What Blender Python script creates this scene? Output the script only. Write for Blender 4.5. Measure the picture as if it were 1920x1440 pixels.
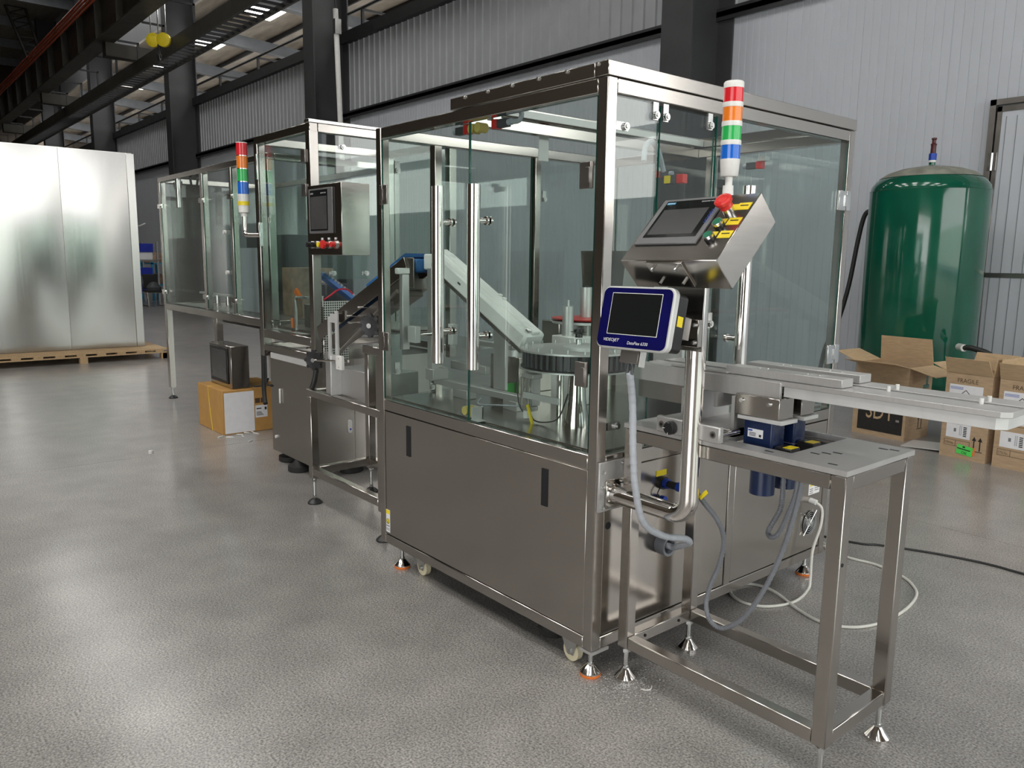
import bpy, math, random
from mathutils import Vector, Matrix
random.seed(7)
for o in list(bpy.data.objects): bpy.data.objects.remove(o, do_unlink=True)
SC = bpy.context.scene
COL = SC.collection
R = math.radians

# ------------------------------------------------------------------ camera
CAM_C = Vector((1.902, -1.990, 1.550)); YAW, PITCH, ROLL, FPX = R(50.08), R(8.99), R(.74), 1481.0
_f = Vector((-math.sin(YAW)*math.cos(PITCH), math.cos(YAW)*math.cos(PITCH), -math.sin(PITCH)))
_r = _f.cross(Vector((0, 0, 1))).normalized(); _u = _r.cross(_f)
_r, _u = _r*math.cos(ROLL)+_u*math.sin(ROLL), -_r*math.sin(ROLL)+_u*math.cos(ROLL)
cd = bpy.data.cameras.new('camera'); cd.sensor_fit = 'HORIZONTAL'; cd.sensor_width = 36; cd.lens = FPX*36/1920
cd.clip_start = .05; cd.clip_end = 300
cam = bpy.data.objects.new('camera', cd); COL.objects.link(cam)
cam.matrix_world = Matrix(((_r.x, _u.x, -_f.x, CAM_C.x), (_r.y, _u.y, -_f.y, CAM_C.y), (_r.z, _u.z, -_f.z, CAM_C.z), (0, 0, 0, 1)))
SC.camera = cam
def on(px, py, ax, v):
    d = _f + _r*(px-960)/FPX + _u*(720-py)/FPX
    i = 'xyz'.index(ax)
    return CAM_C + d*((v-CAM_C[i])/d[i])

# ------------------------------------------------------------------ world, daylight, exposure
W = bpy.data.worlds.new('world'); SC.world = W; W.use_nodes = True
bg = W.node_tree.nodes['Background']; bg.inputs[0].default_value = (.86, .93, 1.0, 1); bg.inputs[1].default_value = 1.0
def area(name, loc, rot, sx, sy, rad, col=(1, .98, .95)):
    l = bpy.data.lights.new(name, 'AREA'); l.shape = 'RECTANGLE'; l.size = sx; l.size_y = sy; l.color = col
    l.energy = rad*math.pi*sx*sy
    o = bpy.data.objects.new(name, l); COL.objects.link(o); o.location = loc; o.rotation_euler = rot
    return o
# daylight through the hall openings; side door and next-bay band are added fills
area('daylight_gate_sky', (11.4, .9, 5.0), (0, R(90), 0), 3.4, 11.8, 2.0)                   # gate in the +X end wall: sky above
area('daylight_gate_trees', (11.4, .9, 1.95), (0, R(90), 0), 2.7, 11.8, 1.0, (.86, 1, .74))   # and sunlit trees below
area('fill_side_door', (4.6, -11.4, 2.6), (R(90), 0, 0), 8.0, 5.0, 3.2)                 # unseen door in the -Y wall, added to light the back wall
area('daylight_window', (8.4, 7.75, 3.7), (R(-90), 0, 0), 4.7, 2.4, 3.6)                    # window at the right of the back wall
area('fill_neighbour_roof', (-24, 25.6, 5.0), (R(-90), 0, 0), 66, 4.5, 3.8)                         # unseen band, added to brighten the roof of the next bay
SC.view_settings.view_transform = 'Standard'; SC.view_settings.look = 'None'
SC.view_settings.gamma = 1; SC.view_settings.use_curve_mapping = False
SC.view_settings.exposure = 0.45
SC.cycles.use_denoising = True
SC.cycles.max_bounces = 10; SC.cycles.glossy_bounces = 6; SC.cycles.diffuse_bounces = 4; SC.cycles.transparent_max_bounces = 20
SC.cycles.caustics_reflective = False; SC.cycles.caustics_refractive = False
SC.cycles.sample_clamp_indirect = 4.0

# ------------------------------------------------------------------ materials
MATS = {}
def _new(name):
    m = bpy.data.materials.new(name); m.use_nodes = True
    nt = m.node_tree; nt.nodes.clear()
    out = nt.nodes.new('ShaderNodeOutputMaterial'); p = nt.nodes.new('ShaderNodeBsdfPrincipled')
    nt.links.new(p.outputs[0], out.inputs[0]); MATS[name] = m
    return m, nt, p, out
def _noise(nt, scale, sv=(1, 1, 1), detail=3):
    tc = nt.nodes.new('ShaderNodeTexCoord'); mp = nt.nodes.new('ShaderNodeMapping'); mp.inputs['Scale'].default_value = sv
    n = nt.nodes.new('ShaderNodeTexNoise'); n.inputs['Scale'].default_value = scale; n.inputs['Detail'].default_value = detail
    nt.links.new(tc.outputs['Object'], mp.inputs[0]); nt.links.new(mp.outputs[0], n.inputs['Vector'])
    return n
def _ramp(nt, fac, c0, c1, p0=.3, p1=.7):
    r = nt.nodes.new('ShaderNodeValToRGB'); r.color_ramp.elements[0].position = p0; r.color_ramp.elements[1].position = p1
    r.color_ramp.elements[0].color = (*c0, 1); r.color_ramp.elements[1].color = (*c1, 1)
    nt.links.new(fac, r.inputs[0]); return r
def _range(nt, fac, a, b, lo=.3, hi=.7):
    r = nt.nodes.new('ShaderNodeMapRange'); r.inputs[1].default_value = lo; r.inputs[2].default_value = hi
    r.inputs[3].default_value = a; r.inputs[4].default_value = b; nt.links.new(fac, r.inputs[0]); return r
def mat(name, c, rough=.5, metal=0, var=.12, scale=6, sv=(1, 1, 1), bump=0, rv=.12, spec=.5, emit=0, coat=0):
    m, nt, p, out = _new(name)
    n = _noise(nt, scale, sv)
    lo = tuple(max(0, x*(1-var)) for x in c); hi = tuple(min(1, x*(1+var)) for x in c)
    r = _ramp(nt, n.outputs['Fac'], lo, hi); nt.links.new(r.outputs[0], p.inputs['Base Color'])
    g = _range(nt, n.outputs['Fac'], rough*(1-rv), min(1, rough*(1+rv))); nt.links.new(g.outputs[0], p.inputs['Roughness'])
    p.inputs['Metallic'].default_value = metal; p.inputs['Specular IOR Level'].default_value = spec
    if coat: p.inputs['Coat Weight'].default_value = coat; p.inputs['Coat Roughness'].default_value = .05
    if emit:
        p.inputs['Emission Color'].default_value = (*c, 1); p.inputs['Emission Strength'].default_value = emit
    if bump:
        b = nt.nodes.new('ShaderNodeBump'); b.inputs['Strength'].default_value = bump; b.inputs['Distance'].default_value = .01
        nt.links.new(n.outputs['Fac'], b.inputs['Height']); nt.links.new(b.outputs[0], p.inputs['Normal'])
    return m
mat('steel', (.50, .472, .44), .19, 1, .025, 7, (1, 1, 12), 0, .07)
mat('steel_h', (.50, .472, .44), .19, 1, .025, 7, (3, 3, 40), 0, .07)
mat('steel_sheet', (.51, .48, .445), .21, 1, .03, 2.2, (1, 1, .35), 0, .07)
mat('steel_cabinet', (.45, .44, .42), .20, 1, .03, 60, (1, 1, .02), 0, .05)
mat('steel_dark', (.34, .32, .30), .38, 1, .1, 5)
mat('chrome', (.74, .71, .68), .09, 1, .03, 8, (1, 1, 1), 0, .3)
mat('zinc', (.66, .67, .66), .24, 1, .08, 20)
mat('alu', (.58, .57, .56), .45, .72, .03, 14, (8, 1, 1), 0, .08)
mat('alu_white', (.68, .68, .67), .5, .35, .04, 20)
mat('black_plastic', (.012, .012, .013), .38, 0, .2, 30)
mat('black_rubber', (.015, .015, .015), .7, 0, .3, 30)
mat('black_paint', (.010, .010, .012), .6, 0, .2, 4)
mat('dark_grey', (.06, .065, .07), .5, 0, .15, 20)
mat('grey_bezel', (.17, .17, .175), .42, .2, .06, 40)
mat('screen', (.010, .012, .012), .10, 0, .1, 3)
mat('screen_grey', (.075, .075, .075), .22, 0, .2, 3)
mat('white_plastic', (.80, .79, .76), .38, 0, .04, 15)
mat('chute_white', (.93, .92, .89), .30, 0, .04, 6)
mat('cream_wheel', (.70, .64, .45), .35, 0, .06, 12)
mat('orange_rubber', (.78, .20, .035), .55, 0, .1, 30)
mat('red_plastic', (.70, .035, .03), .32, 0, .08, 20)
mat('red_lens', (.72, .02, .03), .18, 0, .1, 60, (1, 1, .01))
mat('orange_lens', (.85, .22, .02), .18, 0, .1, 60, (1, 1, .01))
mat('green_lens', (.03, .45, .10), .18, 0, .1, 60, (1, 1, .01))
mat('blue_lens', (.01, .14, .62), .18, 0, .1, 60, (1, 1, .01))
mat('green_button', (.005, .16, .08), .35, 0, .1, 40)
mat('yellow', (.90, .70, .02), .45, 0, .05, 40)
mat('yellow_rubber', (.72, .56, .16), .45, 0, .1, 20)
mat('blue_bezel', (.003, .003, .075), .22, 0, .2, 10)
mat('blue_motor', (.006, .017, .065), .30, 0, .15, 10)
mat('belt_light', (.10, .24, .62), .4, 0, .1, 30)
mat('blue_belt', (.02, .13, .36), .45, 0, .1, 30)
mat('blue_plastic', (.01, .05, .40), .35, 0, .1, 30)
mat('blue_fit', (.02, .07, .45), .4, 0, .1, 30)
mat('hose_grey', (.42, .44, .48), .5, 0, .05, 40)
mat('conduit', (.19, .20, .22), .45, 0, .08, 40)
mat('cable_white', (.66, .65, .60), .45, 0, .05, 40)
mat('cable_black', (.02, .02, .02), .5, 0, .1, 40)
mat('cardboard', (.47, .335, .21), .85, 0, .10, 14, (1, 1, 5), .03)
mat('cardboard_in', (.56, .40, .24), .85, 0, .10, 14, (1, 1, 5), .03)
mat('cardboard_orange', (.52, .285, .085), .7, 0, .08, 10)
mat('paper', (.82, .82, .84), .7, 0, .03, 20)
mat('ink', (.02, .018, .016), .8, 0, .1, 30)
mat('ink_brown', (.09, .05, .025), .8, 0, .1, 30)
mat('label_green', (.10, .72, .12), .6, 0, .05, 30)
mat('label_orange', (.85, .22, .06), .6, 0, .05, 30)
mat('wood', (.52, .36, .20), .75, 0, .22, 9, (1, 9, 9), .05)
mat('tank_green', (.004, .095, .055), .12, 0, .18, 4, (1, 1, .5), 0, .5, .5, 0, .4)
mat('dust', (.25, .25, .21), .8, 0, .3, 9)
mat('wall_panel', (.53, .555, .60), .48, 0, .03, 1.5)
mat('wall_corr', (.40, .41, .43), .42, .1, .05, 3)
mat('girt', (.032, .032, .034), .55, .2, .15, 4)
mat('column_paint', (.052, .052, .055), .5, .1, .12, 3)
mat('crane_paint', (.030, .028, .020), .55, .1, .2, 3)
mat('rafter_grey', (.21, .225, .245), .5, .1, .1, 3)
mat('roof_insul', (.66, .61, .53), .9, 0, .18, 1.2, (1, 4, 1), .1)
mat('roof_dark', (.24, .22, .19), .9, 0, .18, 1.2, (1, 4, 1))
mat('bus_red', (.40, .07, .025), .4, 0, .15, 6)
mat('hall_wall', (.075, .060, .045), .8, 0, .2, 1.5)
mat('skylight', (1.0, .985, .95), .5, 0, .02, 2, emit=11.0)
mat('skylight_fill', (1.0, .985, .95), .5, 0, .02, 2, emit=6.8)
mat('bin_blue', (.02, .04, .42), .4, 0, .1, 10)
mat('shelf_cyan', (.05, .36, .62), .5, 0, .1, 10)
mat('tan', (.42, .28, .20), .8, 0, .3, 12)
mat('tag_red', (.55, .03, .06), .4, 0, .1, 10)
mat('dark_red', (.10, .015, .02), .4, 0, .4, 14)
mat('acryl_edge', (.35, .62, .55), .15, 0, .05, 10)
# perforated sheet: rows of dark holes
m, nt, p, out = _new('perforated')
tc = nt.nodes.new('ShaderNodeTexCoord'); sx_ = nt.nodes.new('ShaderNodeSeparateXYZ'); cb_ = nt.nodes.new('ShaderNodeCombineXYZ'); ad_ = nt.nodes.new('ShaderNodeMath')
vor = nt.nodes.new('ShaderNodeTexVoronoi'); vor.voronoi_dimensions = '2D'; vor.inputs['Scale'].default_value = 62; vor.inputs['Randomness'].default_value = 0
nt.links.new(tc.outputs['Object'], sx_.inputs[0]); nt.links.new(sx_.outputs[0], ad_.inputs[0]); nt.links.new(sx_.outputs[1], ad_.inputs[1])
nt.links.new(ad_.outputs[0], cb_.inputs[0]); nt.links.new(sx_.outputs[2], cb_.inputs[1]); nt.links.new(cb_.outputs[0], vor.inputs['Vector'])
rp = _ramp(nt, vor.outputs['Distance'], (.012, .012, .012), (.62, .61, .58), .34, .38); nt.links.new(rp.outputs[0], p.inputs['Base Color'])
mr = _range(nt, vor.outputs['Distance'], 0, 1, .34, .38); nt.links.new(mr.outputs[0], p.inputs['Metallic']); p.inputs['Roughness'].default_value = .4
# glass: thin tinted pane, transparent with a mirror-like fresnel sheen
def glassmat(name, tint, f0=.045):
    m, nt, p, out = _new(name); nt.nodes.remove(p)
    tr = nt.nodes.new('ShaderNodeBsdfTransparent'); gl = nt.nodes.new('ShaderNodeBsdfGlossy'); gl.inputs['Roughness'].default_value = .015
    n = _noise(nt, 3.0); r = _ramp(nt, n.outputs['Fac'], tuple(x*.985 for x in tint), tint); nt.links.new(r.outputs[0], tr.inputs[0])
    lw = nt.nodes.new('ShaderNodeLayerWeight'); lw.inputs[0].default_value = .5
    pw = nt.nodes.new('ShaderNodeMath'); pw.operation = 'POWER'; pw.inputs[1].default_value = 5; nt.links.new(lw.outputs['Facing'], pw.inputs[0])
    ma = nt.nodes.new('ShaderNodeMath'); ma.operation = 'MULTIPLY_ADD'; ma.inputs[1].default_value = .95; ma.inputs[2].default_value = f0
    nt.links.new(pw.outputs[0], ma.inputs[0])
    mx = nt.nodes.new('ShaderNodeMixShader'); nt.links.new(ma.outputs[0], mx.inputs[0]); nt.links.new(tr.outputs[0], mx.inputs[1]); nt.links.new(gl.outputs[0], mx.inputs[2])
    nt.links.new(mx.outputs[0], out.inputs[0])
glassmat('glass', (.905, .952, .935))
mat('glass_edge', (.012, .10, .075), .12, 0, .1, 10)
# polished concrete floor
m, nt, p, out = _new('concrete')
a = _noise(nt, .55, (1, 1, 1), 6); b = _noise(nt, 130, (1, 1, 1), 5); c3 = _noise(nt, 4.2, (1, 1, 1), 5)
r1 = _ramp(nt, a.outputs['Fac'], (.218, .207, .196), (.37, .353, .337), .15, .85)
r2 = _ramp(nt, c3.outputs['Fac'], (.80, .80, .805), (1.20, 1.20, 1.195), .22, .78)
r3 = _ramp(nt, b.outputs['Fac'], (.35, .35, .35), (1.85, 1.84, 1.82), .30, .74)
mx = nt.nodes.new('ShaderNodeMix'); mx.data_type = 'RGBA'; mx.blend_type = 'MULTIPLY'; mx.inputs[0].default_value = 1
mx2 = nt.nodes.new('ShaderNodeMix'); mx2.data_type = 'RGBA'; mx2.blend_type = 'MULTIPLY'; mx2.inputs[0].default_value = 1
nt.links.new(r1.outputs[0], mx.inputs[6]); nt.links.new(r2.outputs[0], mx.inputs[7])
nt.links.new(mx.outputs[2], mx2.inputs[6]); nt.links.new(r3.outputs[0], mx2.inputs[7]); nt.links.new(mx2.outputs[2], p.inputs['Base Color'])
p.inputs['Roughness'].default_value = .29
p.inputs['Specular IOR Level'].default_value = .5; p.inputs['Coat Weight'].default_value = .45; p.inputs['Coat Roughness'].default_value = .17
bmp = nt.nodes.new('ShaderNodeBump'); bmp.inputs['Strength'].default_value = .006; bmp.inputs['Distance'].default_value = .004
nt.links.new(c3.outputs['Fac'], bmp.inputs['Height']); nt.links.new(bmp.outputs[0], p.inputs['Normal'])

# ------------------------------------------------------------------ mesh builder
class MB:
    def __init__(s): s.v = []; s.f = []; s.m = []
    def add(s, vs, fs, mi=0):
        k = len(s.v); s.v += [tuple(x) for x in vs]; s.f += [tuple(i+k for i in f) for f in fs]; s.m += [mi]*len(fs); return s
    def obox(s, c, U, V, N, hu, hv, hn, mi=0, smi=None):
        c, U, V, N = map(Vector, (c, U, V, N)); vs = []
        for a in (-1, 1):
            for b in (-1, 1):
                for d in (-1, 1): vs.append(c+U*hu*a+V*hv*b+N*hn*d)
        fs = [(0, 1, 3, 2), (4, 6, 7, 5), (0, 4, 5, 1), (2, 3, 7, 6), (0, 2, 6, 4), (1, 5, 7, 3)]
        k = len(s.v); s.v += [tuple(x) for x in vs]; s.f += [tuple(i+k for i in f) for f in fs]
        s.m += [mi]*6 if smi is None else [smi]*4+[mi]*2
        return s
    def box(s, x0, x1, y0, y1, z0, z1, mi=0):
        return s.obox(((x0+x1)/2, (y0+y1)/2, (z0+z1)/2), (1, 0, 0), (0, 1, 0), (0, 0, 1), abs(x1-x0)/2, abs(y1-y0)/2, abs(z1-z0)/2, mi)
    def cyl(s, p0, p1, r, n=14, r1=None, mi=0):
        p0, p1 = Vector(p0), Vector(p1); r1 = r if r1 is None else r1
        d = (p1-p0).normalized(); a = Vector((0, 0, 1)) if abs(d.z) < .9 else Vector((1, 0, 0))
        U = d.cross(a).normalized(); V = d.cross(U)
        vs = []
        for p, q in ((p0, r), (p1, r1)):
            for i in range(n):
                t = 2*math.pi*i/n; vs.append(p+U*math.cos(t)*q+V*math.sin(t)*q)
        fs = [(i, (i+1) % n, n+(i+1) % n, n+i) for i in range(n)]+[tuple(range(n-1, -1, -1)), tuple(range(n, 2*n))]
        return s.add(vs, fs, mi)
    def lathe(s, c, prof, n=24, ax=(0, 0, 1), mi=0):
        c = Vector(c); d = Vector(ax).normalized(); a = Vector((1, 0, 0)) if abs(d.x) < .9 else Vector((0, 1, 0))
        U = d.cross(a).normalized(); V = d.cross(U); vs = []
        for r, h in prof:
            for i in range(n):
                t = 2*math.pi*i/n; vs.append(c+d*h+U*math.cos(t)*r+V*math.sin(t)*r)
        fs = []
        for k in range(len(prof)-1):
            for i in range(n): fs.append((k*n+i, k*n+(i+1) % n, (k+1)*n+(i+1) % n, (k+1)*n+i))
        fs += [tuple(range(n-1, -1, -1)), tuple(range((len(prof)-1)*n, len(prof)*n))]
        return s.add(vs, fs, mi)
    def tube(s, pts, r, n=8, sub=0, mi=0):
        P = [Vector(p) for p in pts]
        if sub:
            Q = []
            for i in range(len(P)-1):
                p0 = P[max(i-1, 0)]; p1 = P[i]; p2 = P[i+1]; p3 = P[min(i+2, len(P)-1)]
                for j in range(sub):
                    t = j/sub
                    Q.append(.5*((2*p1)+(p2-p0)*t+(2*p0-5*p1+4*p2-p3)*t*t+(-p0+3*p1-3*p2+p3)*t**3))
            P = Q+[P[-1]]
        vs = []; U = None
        for i, p in enumerate(P):
            d = (P[min(i+1, len(P)-1)]-P[max(i-1, 0)]).normalized()
            if U is None:
                a = Vector((0, 0, 1)) if abs(d.z) < .9 else Vector((1, 0, 0)); U = d.cross(a).normalized()
            else: U = (U-d*U.dot(d)).normalized()
            V = d.cross(U); rr = r(i/(len(P)-1)) if callable(r) else r
            for k in range(n):
                t = 2*math.pi*k/n; vs.append(p+U*math.cos(t)*rr+V*math.sin(t)*rr)
        fs = [(i*n+k, i*n+(k+1) % n, (i+1)*n+(k+1) % n, (i+1)*n+k) for i in range(len(P)-1) for k in range(n)]
        fs += [tuple(range(n-1, -1, -1)), tuple(range((len(P)-1)*n, len(P)*n))]
        return s.add(vs, fs, mi)
    def prism(s, poly, o, U, V, N, d, mi=0):
        o, U, V, N = map(Vector, (o, U, V, N)); n = len(poly)
        vs = [o+U*a+V*b for a, b in poly]+[o+U*a+V*b+N*d for a, b in poly]
        fs = [(i, (i+1) % n, n+(i+1) % n, n+i) for i in range(n)]+[tuple(range(n-1, -1, -1)), tuple(range(n, 2*n))]
        return s.add(vs, fs, mi)
    def mesh(s, name, mats, bevel=0):
        me = bpy.data.meshes.new(name); me.from_pydata(s.v, [], s.f)
        for q in (mats if isinstance(mats, (list, tuple)) else [mats]): me.materials.append(MATS[q])
        import bmesh
        bm = bmesh.new(); bm.from_mesh(me); bmesh.ops.recalc_face_normals(bm, faces=bm.faces[:])
        if len(s.f) == len(bm.faces):
            for fc, i in zip(bm.faces, s.m): fc.material_index = i; fc.smooth = True
        bm.to_mesh(me); bm.free()
        me.set_sharp_from_angle(angle=R(38))
        return me
    def build(s, name, mats, parent=None, bevel=0, label=None, loc=None):
        o = bpy.data.objects.new(name, s.mesh(name, mats)); COL.objects.link(o)
        return setup(o, parent, bevel, label, loc)
ROOT = {}
def setup(o, parent=None, bevel=0, label=None, loc=None):
    if loc is not None: o.location = loc
    if parent is not None:
        o.parent = parent
        if parent.name in ROOT: o.matrix_parent_inverse = Matrix.Translation(-ROOT[parent.name])
    if bevel:
        b = o.modifiers.new('bevel', 'BEVEL'); b.width = bevel; b.segments = 1; b.limit_method = 'ANGLE'; b.angle_limit = R(50)
    if label: o['label'] = label
    return o
def tag(o, label, cat, group=None):
    o['label'] = label; o['category'] = cat
    if group: o['group'] = group
    return o
def thing(name, label, cat, loc, group=None):
    o = bpy.data.objects.new(name, None); COL.objects.link(o); o.location = loc; o.empty_display_size = .1
    ROOT[o.name] = Vector(loc); return tag(o, label, cat, group)
def inst(mesh, name, parent, loc, rotz=0, label=None, bevel=0):
    o = bpy.data.objects.new(name, mesh); COL.objects.link(o); setup(o, parent, bevel, label, loc); o.rotation_euler.z = rotz
    return o
def struct(o): o['kind'] = 'structure'; return o
def bx(name, mt, parent, x0, x1, y0, y1, z0, z1, bevel=.0015, label=None):
    return MB().box(x0, x1, y0, y1, z0, z1).build(name, mt, parent, bevel, label)
def pane(name, parent, axis, c, a0, a1, z0, z1, th=.008):
    """vertical sheet of glass; axis = normal axis"""
    mb = MB()
    if axis == 'x': mb.obox((c, (a0+a1)/2, (z0+z1)/2), (0, 1, 0), (0, 0, 1), (1, 0, 0), abs(a1-a0)/2, (z1-z0)/2, th/2, 0, 1)
    else: mb.obox(((a0+a1)/2, c, (z0+z1)/2), (1, 0, 0), (0, 0, 1), (0, 1, 0), abs(a1-a0)/2, (z1-z0)/2, th/2, 0, 1)
    return mb.build(name, ['glass', 'glass_edge'], parent)
_TXT = {}
def text(name, s, mt, parent, o, U, V, h, N=None, width=None, align='LEFT', shear=0, depth=.0003):
    """flat lettering; o = lower left corner, U = reading direction, V = up, h = capital height"""
    key = (s, shear)
    if key not in _TXT:
        cu = bpy.data.curves.new('lettering', 'FONT'); cu.body = s; cu.size = 1; cu.shear = shear; cu.resolution_u = 3
        t = bpy.data.objects.new('lettering', cu); COL.objects.link(t)
        dg = bpy.context.evaluated_depsgraph_get(); dg.update()
        me = bpy.data.meshes.new_from_object(t.evaluated_get(dg)); bpy.data.objects.remove(t, do_unlink=True)
        xs = [v.co.x for v in me.vertices]; ys = [v.co.y for v in me.vertices]
        _TXT[key] = ([tuple(v.co) for v in me.vertices], [tuple(q.vertices) for q in me.polygons], min(xs), max(xs), max(ys))
        bpy.data.meshes.remove(me)
    vs, fs, x0, x1, y1 = _TXT[key]
    o, U, V = Vector(o), Vector(U).normalized(), Vector(V).normalized(); N = U.cross(V)
    k = h/.69; kx = k if width is None else width/(x1-x0)
    mb = MB(); mb.add([o+U*((a-x0)*kx)+V*(b*k)+N*depth for a, b, c in vs], fs)
    return mb.build(name, mt, parent)
def flat(name, mt, parent, o, U, V, w, h, th=.0008, label=None, lift=0):
    o, U, V = Vector(o), Vector(U).normalized(), Vector(V).normalized(); N = U.cross(V)
    return MB().obox(o+U*w/2+V*h/2+N*(th/2+lift), U, V, N, w/2, h/2, th/2).build(name, mt, parent, 0, label)
X, Y, Z = Vector((1, 0, 0)), Vector((0, 1, 0)), Vector((0, 0, 1))

# shared little meshes
def foot_mesh(name, disc, h, rad=.034):
    stem = MB().cyl((0, 0, .03), (0, 0, h), .0095, 10).cyl((0, 0, h-.022), (0, 0, h-.008), .017, 6).cyl((0, 0, .036), (0, 0, .052), .014, 6).mesh('stem', 'zinc')
    return stem
FOOT_STEM = {h: foot_mesh('stem', '', h) for h in (.112, .13, .165)}
FOOT_CONE = MB().lathe((0, 0, 0), [(.040, .010), (.040, .016), (.018, .040), (.013, .044)], 20).mesh('base', 'chrome')
FOOT_PAD = MB().lathe((0, 0, 0), [(.039, 0), (.041, .004), (.041, .011)], 20).mesh('pad', 'orange_rubber')
FOOT_CONE0 = MB().lathe((0, 0, 0), [(.040, .0), (.040, .010), (.018, .036), (.013, .044)], 20).mesh('base', 'chrome')
FOOT_BLACK = MB().lathe((0, 0, 0), [(.047, 0), (.047, .008), (.030, .024), (.012, .034)], 20).mesh('base', 'black_plastic')
def foot(parent, x, y, h=.112, kind='orange'):
    f = inst(FOOT_STEM[h], 'levelling_foot', parent, (x, y, 0))
    if kind == 'orange':
        for me, nm in ((FOOT_CONE, 'base'), (FOOT_PAD, 'rubber_pad')):
            o = bpy.data.objects.new(nm, me); COL.objects.link(o); o.parent = f
    else:
        o = bpy.data.objects.new('base', FOOT_CONE0 if kind == 'chrome' else FOOT_BLACK); COL.objects.link(o); o.parent = f
    return f
BOLT = MB().cyl((0, 0, 0), (.006, 0, 0), .0075, 10).cyl((.006, 0, 0), (.010, 0, 0), .0055, 6).mesh('bolt', 'zinc')      # axis +X
BOLTY = MB().cyl((0, 0, 0), (0, -.006, 0), .0075, 10).cyl((0, -.006, 0), (0, -.010, 0), .0055, 6).mesh('bolt', 'zinc')   # axis -Y
CLIPX = MB().box(-.001, .006, -.014, .014, -.03, .03).cyl((.006, 0, -.014), (.016, 0, -.014), .013, 14).cyl((.016, 0, -.014), (.020, 0, -.014), .007, 10).mesh('glass_clip', 'zinc')
def clipx(parent, x, y, z, rot=0): return inst(CLIPX, 'glass_clip', parent, (x, y, z), rot)

# ================================================================== THE HALL
YW = 7.40                      # face of the back wall
fl = struct(MB().box(-60, 14, -12, 26, -.30, -.012).build('floor', 'dark_grey'))
xs_ = [-60, -50.5, -45.9, -41.3, -36.7, -32.1, -27.5, -22.9, -18.3, -13.7, -9.1, -4.5, 4.7, 9.3, 14]; ys_ = [-12, -7.6, -3.0, 2.9, 7.4, 12, 19, 26]
for i in range(len(xs_)-1):
    for j in range(len(ys_)-1):
        MB().box(xs_[i]+.002, xs_[i+1]-.002, ys_[j]+.002, ys_[j+1]-.002, -.012, 0).build('slab', 'concrete', fl)

# back wall: ribbed sandwich panels, corrugated band above, steel channel between
wb = struct(MB().box(-56, 6.0, YW+.055, YW+.10, 0, 6.45).build('wall_back', 'hall_wall'))
def ribbed(width, pitch, gw, depth, z0, z1, proud, th):
    n = int(round(width/pitch)); pts = []
    for i in range(n):
        a = i*pitch
        pts += [(a, 0), (a+gw*.4, -depth if proud else depth), (a+gw*.6, -depth if proud else depth), (a+gw, 0)]
    pts += [(width, 0), (width, th), (0, th)]
    return MB().prism(pts, (0, 0, z0), X, Y, Z, z1-z0)
PANEL = ribbed(.998, .0998, .012, .006, 0, 4.80, False, .05).mesh('panel', 'wall_panel')
SHEET = ribbed(.92, .23, .035, .028, 4.86, 6.42, True, .03).mesh('corrugated_sheet', 'wall_corr')
x = 5.0
while x > -56: inst(PANEL, 'panel', wb, (x, YW, 0)); x -= 1.0
x = 5.08
while x > -56: inst(SHEET, 'corrugated_sheet', wb, (x, YW+.02, 0)); x -= .92
MB().box(-56, 6, YW-.09, YW+.05, 4.79, 4.86).box(-56, 6, YW-.09, YW-.075, 4.74, 4.90).build('channel', 'girt', wb)
MB().box(-56, 6, YW-.12, YW+.10, 6.42, 6.66).build('top_beam', 'girt', wb)
rl = MB().tube([(-56, YW, 7.06), (6, YW, 7.06)], .035, 6)
rl.build('handrail', 'girt', wb)
for k in range(20):
    xx = 3.0-2.95*k
    MB().box(xx-.03, xx+.03, YW-.03, YW+.03, 6.66, 7.04).build('handrail_post', 'girt', wb)
    MB().box(xx-.02, xx+.02, YW, YW+1.6, 7.00, 7.05).build('handrail_brace', 'girt', wb)
# wall to the right of the frame with its window
wr = struct(MB().box(6.0, 14, YW, YW+.12, 0, 2.5).box(10.8, 14, YW, YW+.12, 2.5, 4.9).box(6.0, 10.8, YW, YW+.12, 3.40, 3.56).box(6.0, 14, YW, YW+.12, 4.9, 6.45).build('wall_right', 'wall_panel'))
# gate end wall, side wall, far wall
struct(MB().box(11.5, 11.8, -12, -5.0, 0, 13.4).box(11.5, 11.8, 6.8, 26, 0, 9.6).box(11.5, 11.8, -5.0, 6.8, 6.8, 13.4).build('wall_gate', 'hall_wall'))
sw = MB().box(-60, 14, -12, -11.6, 4.2, 13.4).box(-60, .6, -12, -11.6, 0, 4.2).box(8.6, 14, -12, -11.6, 0, 4.2)
struct(sw.build('wall_side', 'hall_wall'))
struct(MB().box(-60.3, -60, -12, 26, 0, 13.4).build('wall_far', 'hall_wall'))
struct(MB().box(-60, 14, 25.8, 26.1, 0, 2.7).box(-60, 14, 25.8, 26.1, 7.3, 10).build('wall_neighbour', 'hall_wall'))

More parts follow.
